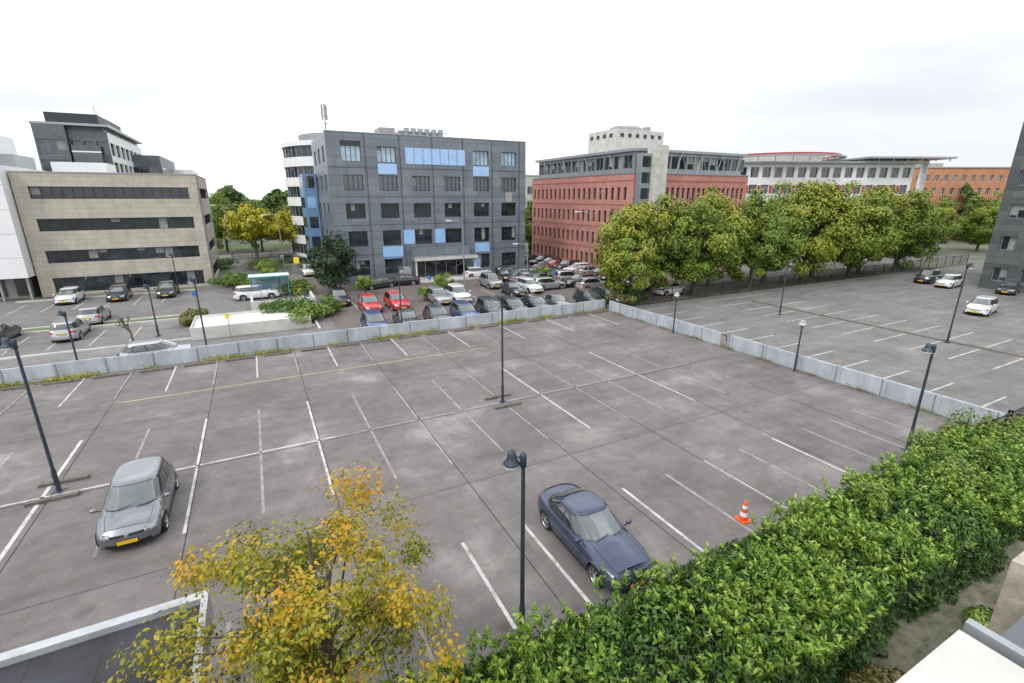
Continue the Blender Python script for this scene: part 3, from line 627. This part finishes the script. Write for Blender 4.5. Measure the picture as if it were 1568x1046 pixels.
rf.box(-.5,40,-1.2,20,17.2,17.5,'metal'); rf.box(26,44,-3,10,18.0,18.35,'metal')
for k in range(6): rf.cyl((28+k*3,-2.5,17.5),(28+k*3,-2.5,18),.12,.12,'metal',6)
w.box(27,36,.5,12,13.4,18,'metal')
rf.lathe((12.5,8,0),[(11.5,18.7),(12.2,18.7),(12.2,19.0),(11.5,19.0),(11.5,18.7)],'redp',48,smooth=False); rf.lathe((12.5,8,0),[(12.3,18.3),(13.2,18.3),(13.2,18.6),(12.3,18.6),(12.3,18.3)],'metal',48,smooth=False)
rf.lathe((12.5,8,0),[(9,17.5),(9,19.2),(0,19.5)],'concl',40,smooth=False)
for k in range(24): a=2*math.pi*k/24; rf.cyl((12.5+12*math.cos(a),8+12*math.sin(a),17.4),(12.5+12*math.cos(a),8+12*math.sin(a),18.7),.08,.08,'metal',5)
for k in range(6): w.cyl((38.5+k*1.0,-1+k*.8,0),(38.5+k*1.0,-1+k*.8,18),.15,.15,'whitew_',8)
for k in range(5): w.cyl((38.5,-1,3+k*3),(43.5,3,3+k*3),.1,.1,'whitew_',6)
wbuild('white_red_office_building',45.5,104,.06,{'walls':w,'windows':wi,'roof':rf})
w=MB();wi=MB();rf=MB()
facade(w,wi,'x',0,-1,0,34,0,17.6,rng_(14,1.6,2.35,1.1),[(1,2.6),(4.4,6),(7.8,9.4),(11.2,12.8),(14.4,15.9)],.3,'orange',split=2,frame='whitew_',blinds=.2)
w.box(.31,34,.31,15,0,17.5,'slated'); w.box(0,.3,.301,15,0,17.6,'orange'); rf.box(-.2,34.2,-.2,15,17.6,17.9,'metal'); rf.box(8,13,4,8,17.9,19,'conc')
wbuild('orange_brick_office_building',99,129,.02,{'walls':w,'windows':wi,'roof':rf})
w=MB();wi=MB();rf=MB(); s0,yy=Lc(56.8,58.4)
facade(w,wi,'y',s0,-1,yy-32,yy,0,19.3,rng_(13,yy-31,2.45,1.35),[(1,2.6),(4.6,6.2),(8.2,9.8),(11.8,13.4),(15.4,17.0)],.35,'dstone',split=2,frame='frame',blinds=.3)
w.box(s0+.36,s0+18,yy-32,yy-.36,0,19.2,'slated'); w.box(s0+.351,s0+18,yy-.35,yy,0,19.3,'dstone'); rf.box(s0-.1,s0+18,yy-32,yy+.1,19.3,19.5,'metal')
building('dark_stone_office_building',(s0,yy),{'walls':w,'windows':wi,'roof':rf})
w=MB();wi=MB();rf=MB()
facade(w,wi,'x',0,-1,0,16,0,15,rng_(6,2,2.4,1.6),[(1,2.6),(4.4,6),(7.8,9.4),(11.2,12.8)],.3,'concl',split=2); w.box(.31,16,.31,12,0,14.9,'slated'); rf.box(-.1,16.1,-.1,12,15,15.2,'metal')
wbuild('concrete_office_building',-4,108,R,{'walls':w,'windows':wi,'roof':rf})
# ---------------------------------------------------------------- left-centre low structures
mb=MB(); s,y=Lc(-22.3,38.8)
mb.box(s-3.4,s+5,y-1.8,y+2.6,0,.75,'whitew_'); mb.box(s-3.5,s+5.1,y-1.9,y-1.805,0,.95,'concl'); mb.box(s-3.5,s+5.1,y+2.605,y+2.7,0,.95,'concl'); mb.box(s-3.5,s-3.405,y-1.8,y+2.6,0,.95,'concl')
lotobj(mb,'low_concrete_ramp_roof',(s,y))
mb=MB(); s,y=Lc(-22.5,46)
mb.box(s-2.5,s+3.2,y-.1,y+.1,0,1.0,'concl'); mb.box(s-2.5,s-2.3,y+.101,y+3.5,0,1.0,'concl'); mb.box(s+3.0,s+3.2,y+.101,y+3.5,0,1.0,'concl')
lotobj(mb,'low_concrete_wall',(s,y))
mb=MB(); s,y=Lc(-26.5,52.5)
for a in(-1.8,0,1.8):
    for b in(-1,1): mb.cyl((s+a,y+b,0),(s+a,y+b,2.3),.05,.05,'teal',8)
for a in(-1,1): mb.box(s-2.0,s+2.0,y+a*1.2-.05,y+a*1.2+.05,2.3,2.45,'teal')
mb.box(s-2.0,s+2.0,y-1.1,y+1.1,2.36,2.42,'lens')
for a in(-1.5,-.5,.5,1.5): mb.box(s+a-.4,s+a+.4,y+1.0,y+1.03,.3,2.1,'glassl')
lotobj(mb,'bicycle_shelter',(s,y))
mb=MB(); railing((-60,62,0),(-24,62,0),1.1,3,False); lotobj(mb,'tram_stop_railing',(-40,62))
mb=MB(); mb.box(-60,-33,60.5,60.7,0,.9,'concl'); mb.box(-20,14,60.5,60.7,0,.9,'concl'); lotobj(mb,'low_road_wall',(-40,60.5))
def sign(X,Y,h,m,sz=.5,rz=0,shape='box'):
    mb=MB(); mb.cyl((0,.04,0),(0,.04,h),.035,.035,'postg',8)
    if shape=='box': mb.box(-sz/2,sz/2,-.02,.0,h-sz*1.1,h,m); mb.box(-sz/2-.02,sz/2+.02,-.0,.006,h-sz*1.1-.02,h+.02,'postg')
    else:
        n=24; vs=[(sz/2*math.cos(2*math.pi*i/n),-.02,h-sz/2+sz/2*math.sin(2*math.pi*i/n)) for i in range(n)]; mb.add(vs,[tuple(range(n))],m); mb.lathe((0,-.01,h-sz/2),[(sz/2,-.01),(sz/2+.02,0),(0,.01)],'wt',24,'y')
    obj('traffic_sign',mb.mesh('traffic_sign'),(X,Y,0),rz)
sign(-27.5,62,3.2,'signy',.7); sign(-25,47.5,2.2,'signb',.4,0,'c'); sign(-22,36.3,1.9,'signy',.3); sign(-9,52.5,2.3,'signb',.35); sign(5,57,2.3,'signb',.4); sign(-30,45,2,'signb',.35)
# ---------------------------------------------------------------- vegetation
def leaves(name,C,Nn,size,leaf_tone,m,aspect=.5):
    n=len(C); Nn=Nn/np.maximum(1e-6,np.linalg.norm(Nn,axis=1,keepdims=True)); t=rng.normal(size=(n,3)); u=np.cross(Nn,t); u/=np.linalg.norm(u,axis=1,keepdims=True); v=np.cross(Nn,u)
    s=size[:,None] if np.ndim(size) else np.full((n,1),size)
    V=np.empty((n,4,3)); V[:,0]=C-u*s; V[:,1]=C+v*s*aspect+Nn*s*.15; V[:,2]=C+u*s; V[:,3]=C-v*s*aspect+Nn*s*.15
    me=D.meshes.new(name); me.vertices.add(4*n); me.vertices.foreach_set('co',V.ravel()); me.loops.add(4*n); me.loops.foreach_set('vertex_index',np.arange(4*n,dtype=np.int32))
    me.polygons.add(n); me.polygons.foreach_set('loop_start',np.arange(0,4*n,4,dtype=np.int32)); 
    a=me.attributes.new('leaf_tone','FLOAT','POINT'); a.data.foreach_set('value',np.repeat(np.clip(leaf_tone,0,1),4).astype(np.float32)); me.materials.append(m); me.update(calc_edges=True); me.validate(); return me
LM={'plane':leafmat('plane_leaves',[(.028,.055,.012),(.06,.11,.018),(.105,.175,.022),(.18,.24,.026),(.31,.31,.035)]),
 'yel':leafmat('yellow_leaves',[(.14,.18,.02),(.30,.31,.02),(.46,.40,.02),(.55,.46,.03)]),
 'autumn':leafmat('autumn_leaves',[(.045,.08,.014),(.09,.14,.018),(.20,.23,.02),(.42,.33,.02),(.55,.29,.018),(.48,.17,.015)],.2),
 'dark':leafmat('dark_green_leaves',[(.012,.025,.012),(.025,.05,.018),(.05,.09,.03)]),
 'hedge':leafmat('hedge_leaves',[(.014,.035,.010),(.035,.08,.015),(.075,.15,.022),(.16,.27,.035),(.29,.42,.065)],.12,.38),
 'bush':leafmat('bush_leaves',[(.04,.08,.015),(.09,.16,.02),(.18,.26,.04),(.32,.36,.05)]),
 'dry':leafmat('dry_weeds',[(.12,.10,.04),(.2,.17,.06),(.1,.13,.03),(.3,.24,.05)])}
def tree_data(h,cr,z0,ncl,clr,nl,ls,seed,lm,shell=.45,outbias=.6,flat=.75,hue=0):
    r=np.random.default_rng(seed); cz=(z0+h)/2; ch=(h-z0)/2
    d=r.normal(size=(ncl,3)); d/=np.linalg.norm(d,axis=1,keepdims=True); rad=(shell+(1-shell)*r.random(ncl))**.8
    lob=1+.18*np.sin(3*np.arctan2(d[:,1],d[:,0])+seed)+.12*np.sin(5*np.arctan2(d[:,1],d[:,0])+2*seed)
    C=d*rad[:,None]*np.array([cr-clr*.6,cr-clr*.6,ch-clr*.5])*lob[:,None]; C[:,:2]*=(1-.25*np.clip(C[:,2:3]/ch,0,1)); C[:,2]+=cz
    cs=clr*r.uniform(.55,1.3,ncl); idx=r.integers(0,ncl,nl)
    dd=r.normal(size=(nl,3)); dd/=np.linalg.norm(dd,axis=1,keepdims=True); rr=r.random(nl)**.45
    Pp=C[idx]+dd*(cs[idx]*rr)[:,None]*np.array([1,1,flat]); Pp[:,2]=np.maximum(Pp[:,2],.25)
    Nn=dd*.8+(C[idx]-np.array([0,0,cz]))/cr*outbias+np.array([0,0,.45])+r.normal(size=(nl,3))*.45
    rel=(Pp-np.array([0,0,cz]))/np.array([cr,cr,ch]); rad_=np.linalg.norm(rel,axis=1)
    leaf_tone=hue+.10+.34*r.random(ncl)[idx]+.28*np.clip(rad_,0,1.1)*(.6+.4*rel[:,2])+.28*r.random(nl)  # darker inward and downward: painted shade; on the autumn tree real leaf colour
    crown=leaves('crown',Pp,Nn,ls*r.uniform(.6,1.3,nl),leaf_tone,LM[lm],.55)
    mb=MB(); tr=h*.018+.03; zt=lerp(z0,h,.55); mb.cyl((0,0,0),(0.05,0,z0+.3),tr*1.35,tr,'bark',10); mb.cyl((.05,0,z0+.3),(.0,.05,zt),tr,tr*.45,'bark',8); mb.cyl((0,0.05,zt),(0,0,h*.93),tr*.45,tr*.12,'bark',6)
    for k in range(min(ncl,40)):
        c=C[k]; st=max(z0*.8,min(zt,c[2]-abs(r.normal())*.8-.2*np.hypot(c[0],c[1]))); mid=(c[0]*.5,c[1]*.5,lerp(st,c[2],.42)); 
        mb.cyl((0,0,st),mid,tr*.4,tr*.24,'bark',6); mb.cyl(mid,tuple(c),tr*.24,tr*.06,'bark',5)
    return mb.mesh('trunk'),crown
def tree(name,data,X,Y,rz=0,sc=1,scz=None):
    e=obj(name,None,(X,Y,0),rz,scale=(sc,sc,scz or sc)); obj('trunk',data[0],parent=e); obj('crown',data[1],parent=e); return e
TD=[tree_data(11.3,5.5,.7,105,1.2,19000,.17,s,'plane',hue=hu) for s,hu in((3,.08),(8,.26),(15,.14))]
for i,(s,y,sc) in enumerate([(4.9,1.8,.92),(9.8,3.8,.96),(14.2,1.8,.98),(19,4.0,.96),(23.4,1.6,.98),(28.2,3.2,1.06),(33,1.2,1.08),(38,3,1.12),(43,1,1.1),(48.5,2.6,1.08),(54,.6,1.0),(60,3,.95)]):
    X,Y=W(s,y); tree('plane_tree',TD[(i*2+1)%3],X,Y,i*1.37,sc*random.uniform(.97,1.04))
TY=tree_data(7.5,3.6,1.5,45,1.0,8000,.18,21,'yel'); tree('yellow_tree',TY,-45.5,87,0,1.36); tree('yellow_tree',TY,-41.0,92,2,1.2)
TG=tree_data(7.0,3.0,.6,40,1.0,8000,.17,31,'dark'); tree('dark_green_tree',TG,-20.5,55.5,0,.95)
TS=tree_data(2.8,1.3,.7,20,.5,2500,.1,41,'bush')
for X,Y,s in((-16.4,53.5,.9),(-7.8,53,1),(-9.3,50.5,.6),(3.8,60,.9),(-29,58,1),(-31.5,62,1.1),(-33,56.5,.8)): tree('small_round_tree',TS,X,Y,X,s)
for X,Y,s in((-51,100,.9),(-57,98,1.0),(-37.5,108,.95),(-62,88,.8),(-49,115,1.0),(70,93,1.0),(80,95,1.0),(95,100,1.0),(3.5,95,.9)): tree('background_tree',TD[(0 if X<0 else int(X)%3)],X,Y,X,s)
n=70000; th=rng.uniform(math.radians(25),math.radians(155),n); base=175+20*np.sin(th*37)+rng.uniform(0,22,n)
hh=(10.8+1.6*np.sin(th*61)+1.2*np.sin(th*97+1)+.8*np.abs(np.sin(th*170))); z=rng.random(n)**.6*hh
Pp=np.stack([base*np.cos(th),base*np.sin(th),z],1); obj('distant_trees',leaves('distant_trees',Pp,rng.normal(size=(n,3))+np.array([0,-.6,.5]),rng.uniform(.5,1.0,n),.05+.25*np.sin(th*53)**2+.3*rng.random(n),LM['plane'],.7))
TA=tree_data(5.4,3.0,1.5,105,.48,21000,.048,5,'autumn',shell=.30,outbias=.4,flat=1.0,hue=-.02)
tree('autumn_tree',TA,-3.5,7.0,.4)
def surfnoise(x,y): return .09*np.sin(2.1*x+1.3*y)+.08*np.sin(3.7*x-2.9*y+1)+.07*np.sin(7.3*x+5.1*y)+.06*np.sin(11*x-9*y+2)
def hedge(name,s0,s1,y0,y1,h,dens,ls,lm):
    n=int((s1-s0)*(y1-y0)*dens); s=rng.uniform(s0,s1,n); y=rng.uniform(y0,y1,n); edge=np.minimum(np.minimum(y-y0,y1-y),.5)/.5
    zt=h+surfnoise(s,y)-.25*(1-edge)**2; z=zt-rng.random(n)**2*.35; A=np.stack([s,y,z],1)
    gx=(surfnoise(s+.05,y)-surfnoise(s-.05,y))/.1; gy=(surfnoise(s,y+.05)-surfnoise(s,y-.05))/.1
    NA=np.stack([-gx,-gy,np.ones(n)],1)+rng.normal(size=(n,3))*.6; rA=.38+1.2*(zt-h)+.45*(rng.random(n)-.3)-.9*(zt-z)+.15*np.sin(s*1.1)*np.sin(s*.37+y)  # leaf tone drops with depth below the top, rises on bumps
    parts=[(A,NA,rA)]
    k=int((s1-s0)*(y1-y0)*40); ss=rng.uniform(s0,s1,k); sy=rng.uniform(y0-.15,y1+.15,k); pt=(np.sin(ss*1.3+.7*sy)+np.sin(ss*.45-sy*1.1))*.5+rng.normal(size=k)*.4>-.25; ss=ss[pt]; sy=sy[pt]; k=len(ss)
    hh_=rng.uniform(.14,.48,k); q=13; f=np.tile(np.linspace(0,1,q),k); ii=np.repeat(np.arange(k),q); ang=f*17+ii*1.7; lean=rng.normal(size=(k,2))*.3
    rad=.075*(1-.55*f); zb_=h+surfnoise(ss,sy)-.08
    C=np.stack([ss[ii]+rad*np.cos(ang)+lean[ii,0]*f*hh_[ii],sy[ii]+rad*np.sin(ang)+lean[ii,1]*f*hh_[ii],zb_[ii]+f*hh_[ii]],1)
    NN=np.stack([-np.cos(ang)*.9,-np.sin(ang)*.9,.7+0*f],1)+rng.normal(size=(len(f),3))*.3
    parts.append((C,NN,.5+.4*f+.15*rng.normal(size=len(f))))
    for yy,ny in((y0,-1),(y1,1)):
        m=int((s1-s0)*h*dens*.9); s=rng.uniform(s0,s1,m); z=rng.uniform(0,h,m); y=yy+ny*(surfnoise(s,z)*1.0-.1+.12*np.sin(s*.9))-ny*rng.random(m)**2*.25-ny*.2*(z/h)**3
        parts.append((np.stack([s,y,z],1),np.stack([0*s,0*s+ny,0*s+.35],1)+rng.normal(size=(m,3))*.5,.10+.3*rng.random(m)+.28*(z/h)**2))  # side leaves get lighter towards the top
    for ss,nx in((s0,-1),(s1,1)):
        m=int((y1-y0)*h*dens*.9); y=rng.uniform(y0,y1,m); z=rng.uniform(0,h,m); s=ss+nx*(surfnoise(y,z)*.8-.1)
        parts.append((np.stack([s,y,z],1),np.stack([0*s+nx,0*s,0*s+.35],1)+rng.normal(size=(m,3))*.5,.15+.35*rng.random(m)))
    C=np.concatenate([p[0] for p in parts]); Nn=np.concatenate([p[1] for p in parts]); rr=np.concatenate([p[2] for p in parts])
    org=((s0+s1)/2,(y0+y1)/2); C=C-np.array([org[0],org[1],0])
    x,y=W(*org); e=obj(name,None,(x,y,0),R); obj('leaves',leaves('leaves',C,Nn,ls*rng.uniform(.6,1.3,len(C)),rr,LM[lm],.40),parent=e)
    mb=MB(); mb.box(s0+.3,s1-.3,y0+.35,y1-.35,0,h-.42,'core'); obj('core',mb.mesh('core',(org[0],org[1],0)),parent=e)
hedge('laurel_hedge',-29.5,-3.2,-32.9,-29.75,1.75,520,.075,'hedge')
def bush(name,X,Y,r,h,n,ls,lm,seed):
    rr=np.random.default_rng(seed); k=max(5,int(r*7)); c=rr.normal(size=(k,3))*np.array([r*.45,r*.45,0]); c[:,2]=rr.uniform(.3,.75,k)*h; idx=rr.integers(0,k,n)
    d=rr.normal(size=(n,3)); d/=np.linalg.norm(d,axis=1,keepdims=True); P_=c[idx]+d*(rr.random(n)**.4)[:,None]*np.array([r*.42,r*.42,h*.35]); P_[:,2]=np.abs(P_[:,2])
    e=obj(name,None,(X,Y,0)); obj('foliage',leaves('foliage',P_,d+np.array([0,0,.4])+rr.normal(size=(n,3))*.4,ls*rr.uniform(.6,1.3,n),.3*rr.random(k)[idx]+.6*rr.random(n),LM[lm]),parent=e)
    mb=MB()
    for q in c[:12]: mb.cyl((q[0]*.2,q[1]*.2,0),tuple(q),.03,.008,'bark',5)
    obj('stems',mb.mesh('stems'),parent=e)
bl=0
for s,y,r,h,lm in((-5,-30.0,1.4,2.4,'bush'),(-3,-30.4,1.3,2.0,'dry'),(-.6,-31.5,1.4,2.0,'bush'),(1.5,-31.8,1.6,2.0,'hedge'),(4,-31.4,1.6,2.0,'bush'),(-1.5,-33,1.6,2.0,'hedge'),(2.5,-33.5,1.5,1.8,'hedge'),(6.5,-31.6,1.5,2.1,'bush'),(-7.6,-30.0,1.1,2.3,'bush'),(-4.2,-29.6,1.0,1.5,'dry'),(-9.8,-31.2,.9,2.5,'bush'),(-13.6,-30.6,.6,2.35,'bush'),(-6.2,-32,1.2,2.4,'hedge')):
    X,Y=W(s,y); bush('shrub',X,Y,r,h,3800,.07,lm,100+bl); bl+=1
for X,Y,r,h,lm in((-20.2,42.8,2.0,1.7,'hedge'),(-18.2,41.2,2.0,1.5,'bush'),(-22.6,45,1.4,1.1,'hedge'),(-17.5,43.6,1.8,1.6,'hedge'),(-24.5,54.5,2,1.5,'bush'),(-30,57.5,2.5,1.6,'bush'),(-34.5,60,2.5,1.4,'hedge'),(-30,71,2.5,1.6,'bush'),(-45,74,3,1.6,'hedge'),(-38,75,3,1.5,'bush'),(12.5,50.5,1.6,1.5,'hedge'),(11.0,48.2,1.5,1.3,'dry'),(-27.8,40.5,1.0,.9,'dry'),(-28.8,42.5,1.0,.8,'dry')):
    bush('shrub',X,Y,r,h,2200,.13,lm,200+bl); bl+=1
for s,y,r,h,lm in((-24,-34.6,1.3,1.3,'hedge'),(-22.6,-35.3,1.0,2.0,'bush'),(-20.2,-34.2,.9,.7,'bush'),(-18.5,-33.6,.9,.6,'dry'),(-16.5,-34.2,.9,.5,'hedge'),(-14.2,-33.7,.8,.5,'bush'),(-12.5,-34.8,.9,.5,'dry'),(-20.9,-36.2,.9,1.6,'bush'),(-10.5,-33.9,.9,.5,'hedge')):
    X,Y=W(s,y); bush('undergrowth_shrub',X,Y,r,h,2600,.06,lm,300+bl); bl+=1
n=9000; s=rng.uniform(-50,.2,n); m_=(np.sin(s*1.7)+np.sin(s*.6+1)+rng.normal(size=n)*.5)>0.1; s=s[m_]; n=len(s); y=-.1-np.abs(rng.normal(size=n))*.18; z=rng.random(n)**2*.3
x_,y_=W(-25,0); obj('wall_weeds',leaves('weeds',np.stack([s+25,y,z],1),rng.normal(size=(n,3))+np.array([0,-.5,.4]),rng.uniform(.04,.08,n),rng.random(n)*.4+.2*(np.sin(s*.9)>0.2),LM['yel']),(x_,y_,0),R)
n=5000; t=rng.uniform(-29,-1,n); s=rng.random(n)**2*-.3+.25; x_,y_=W(0,0); m_=(np.sin(t*2.1)+rng.normal(size=n)*.6)>.4
obj('wall_weeds',leaves('weeds',np.stack([s,t,rng.random(n)**2*.18],1)[m_],(rng.normal(size=(n,3))+np.array([-.4,0,.5]))[m_],.04,rng.random(n)[m_],LM['dry']),(x_,y_,0),R)
n=5000; s=rng.uniform(-46,0,n); m_=(np.sin(s*2.3)+rng.normal(size=n)*.7)>.3; x_,y_=W(0,0)
obj('kerb_weeds',leaves('weeds',np.stack([s,-28.95+rng.normal(size=n)*.1,.02+rng.random(n)**2*.2],1)[m_],(rng.normal(size=(n,3))+np.array([0,0,.6]))[m_],.035,rng.random(n)[m_],LM['dry']),(x_,y_,0),R)
n=700; a=rng.normal(size=(n,2))*np.array([5,3.2])+np.array([-3.0,10.0]); obj('fallen_leaves',leaves('fallen',np.stack([a[:,0],a[:,1],np.full(n,.02)],1),rng.normal(size=(n,3))*.2+np.array([0,0,1]),.03,rng.uniform(.4,1,n),LM['autumn']))
mb=MB(); rr=random.Random(4)
def br(p,d,l,r,k):
    q=p+d*l; mb.cyl(p,q,r,r*.65,'bark',6)
    if k:
        for _ in range(3): br(q,(d+Vector((rr.uniform(-.8,.8),rr.uniform(-.8,.8),rr.uniform(-.1,.5)))).normalized(),l*.72,r*.6,k-1)
br(Vector((0,0,0)),Vector((0,0,1)),.7,.09,4); obj('bare_tree',mb.mesh('bare_tree'),(-28.8,35.2,0))
# ---------------------------------------------------------------- own building parts
mb=MB(); s,y=Lc(-6.1,7.7)
mb.box(s-14,s,y-8,y-.2,2.6,2.95,'bitumen'); mb.box(s-14.0,s+.12,y-.197,y+.0,2.55,3.08,'trim'); mb.box(s+.003,s+.12,y-8,y-.2,2.55,3.08,'trim'); mb.box(s-13.8,s-.3,y-7.8,y-.5,0,2.6,'stone')
for k in range(12): mb.box(s-13+k*1.05,s-12.985+k*1.05,y-8,y-.21,2.951,2.956,'joint')
lotobj(mb,'dark_flat_roof_annex',(s-5,y-4))
mb=MB(); s,y=Lc(2.7,2.3)
mb.box(s-8,s,y-7,y,7.62,8.0,'concl'); mb.box(s-8,s+.03,y-7,y+.03,7.3,7.6,'stone'); mb.box(s+.06,s+.12,y-7,y+.0,7.9,8.03,'metal'); mb.box(s+.14,s+3.5,y-7,y-.1,7.5,7.86,'tgrey')
mb.box(s+1.15,s+3.5,y-.09,y+.12,5.2,7.95,'stone')
lotobj(mb,'building_ledge',(s,y))
# ---------------------------------------------------------------- world, sun, camera
w=D.worlds.new('World'); SC.world=w; w.use_nodes=True; nt=w.node_tree; bg=nt.nodes['Background']; Lk=nt.links.new
EL,AZ=math.radians(48),math.radians(215)
sk=N(nt,'ShaderNodeTexSky'); sk.sky_type='NISHITA'; sk.sun_disc=False; sk.sun_elevation=EL; sk.sun_rotation=AZ; sk.dust_density=2
tc=N(nt,'ShaderNodeTexCoord'); mp=N(nt,'ShaderNodeMapping'); mp.inputs['Scale'].default_value=(1,1,4.4); mp.inputs['Location'].default_value=(.35,0,0); Lk(tc.outputs['Generated'],mp.inputs['Vector'])
no=N(nt,'ShaderNodeTexNoise'); setin(no,{'Scale':1.5,'Detail':5,'Roughness':.5,'Distortion':.5}); Lk(mp.outputs[0],no.inputs['Vector'])
cr=N(nt,'ShaderNodeValToRGB'); cr.color_ramp.elements[0].position=.30; cr.color_ramp.elements[0].color=(.43,.44,.46,1); cr.color_ramp.elements[1].position=.68; cr.color_ramp.elements[1].color=(1,1,1,1)
e=cr.color_ramp.elements.new(.5); e.color=(.535,.54,.55,1)
Lk(no.outputs['Fac'],cr.inputs['Fac'])
mu=N(nt,'ShaderNodeMix',data_type='RGBA',blend_type='MULTIPLY'); mu.inputs[0].default_value=1; mu.inputs[7].default_value=(20,20.1,20.4,1); Lk(cr.outputs['Color'],mu.inputs[6])
# overcast sky brightens towards the zenith
sp_=N(nt,'ShaderNodeSeparateXYZ'); Lk(tc.outputs['Generated'],sp_.inputs[0]); mr=N(nt,'ShaderNodeMapRange'); setin(mr,{'From Min':.15,'From Max':.6,'To Min':1.0,'To Max':1.55}); Lk(sp_.outputs['Z'],mr.inputs['Value'])
vm=N(nt,'ShaderNodeVectorMath',operation='SCALE'); Lk(mu.outputs[2],vm.inputs[0]); Lk(mr.outputs[0],vm.inputs['Scale'])
mx=N(nt,'ShaderNodeMix',data_type='RGBA'); mx.inputs[0].default_value=.9; Lk(sk.outputs[0],mx.inputs[6]); Lk(vm.outputs[0],mx.inputs[7]); Lk(mx.outputs[2],bg.inputs['Color']); bg.inputs['Strength'].default_value=.1
su=D.lights.new('sun','SUN'); su.energy=1.3; su.angle=math.radians(14); su.color=(1,.97,.92); so=obj('sun',su)
d=Vector((math.sin(AZ)*math.cos(EL),math.cos(AZ)*math.cos(EL),math.sin(EL))); so.rotation_euler=d.to_track_quat('Z','Y').to_euler(); so.location=d*100
cd=D.cameras.new('camera'); cd.sensor_width=36; cd.lens=36*740/1568; cd.clip_start=.1; cd.clip_end=5000
cam=obj('camera',cd,(0,0,10.5)); cam.rotation_euler=(math.radians(90-16.6),0,0); SC.camera=cam
SC.view_settings.view_transform='Standard'; SC.view_settings.look='None'; SC.view_settings.exposure=0
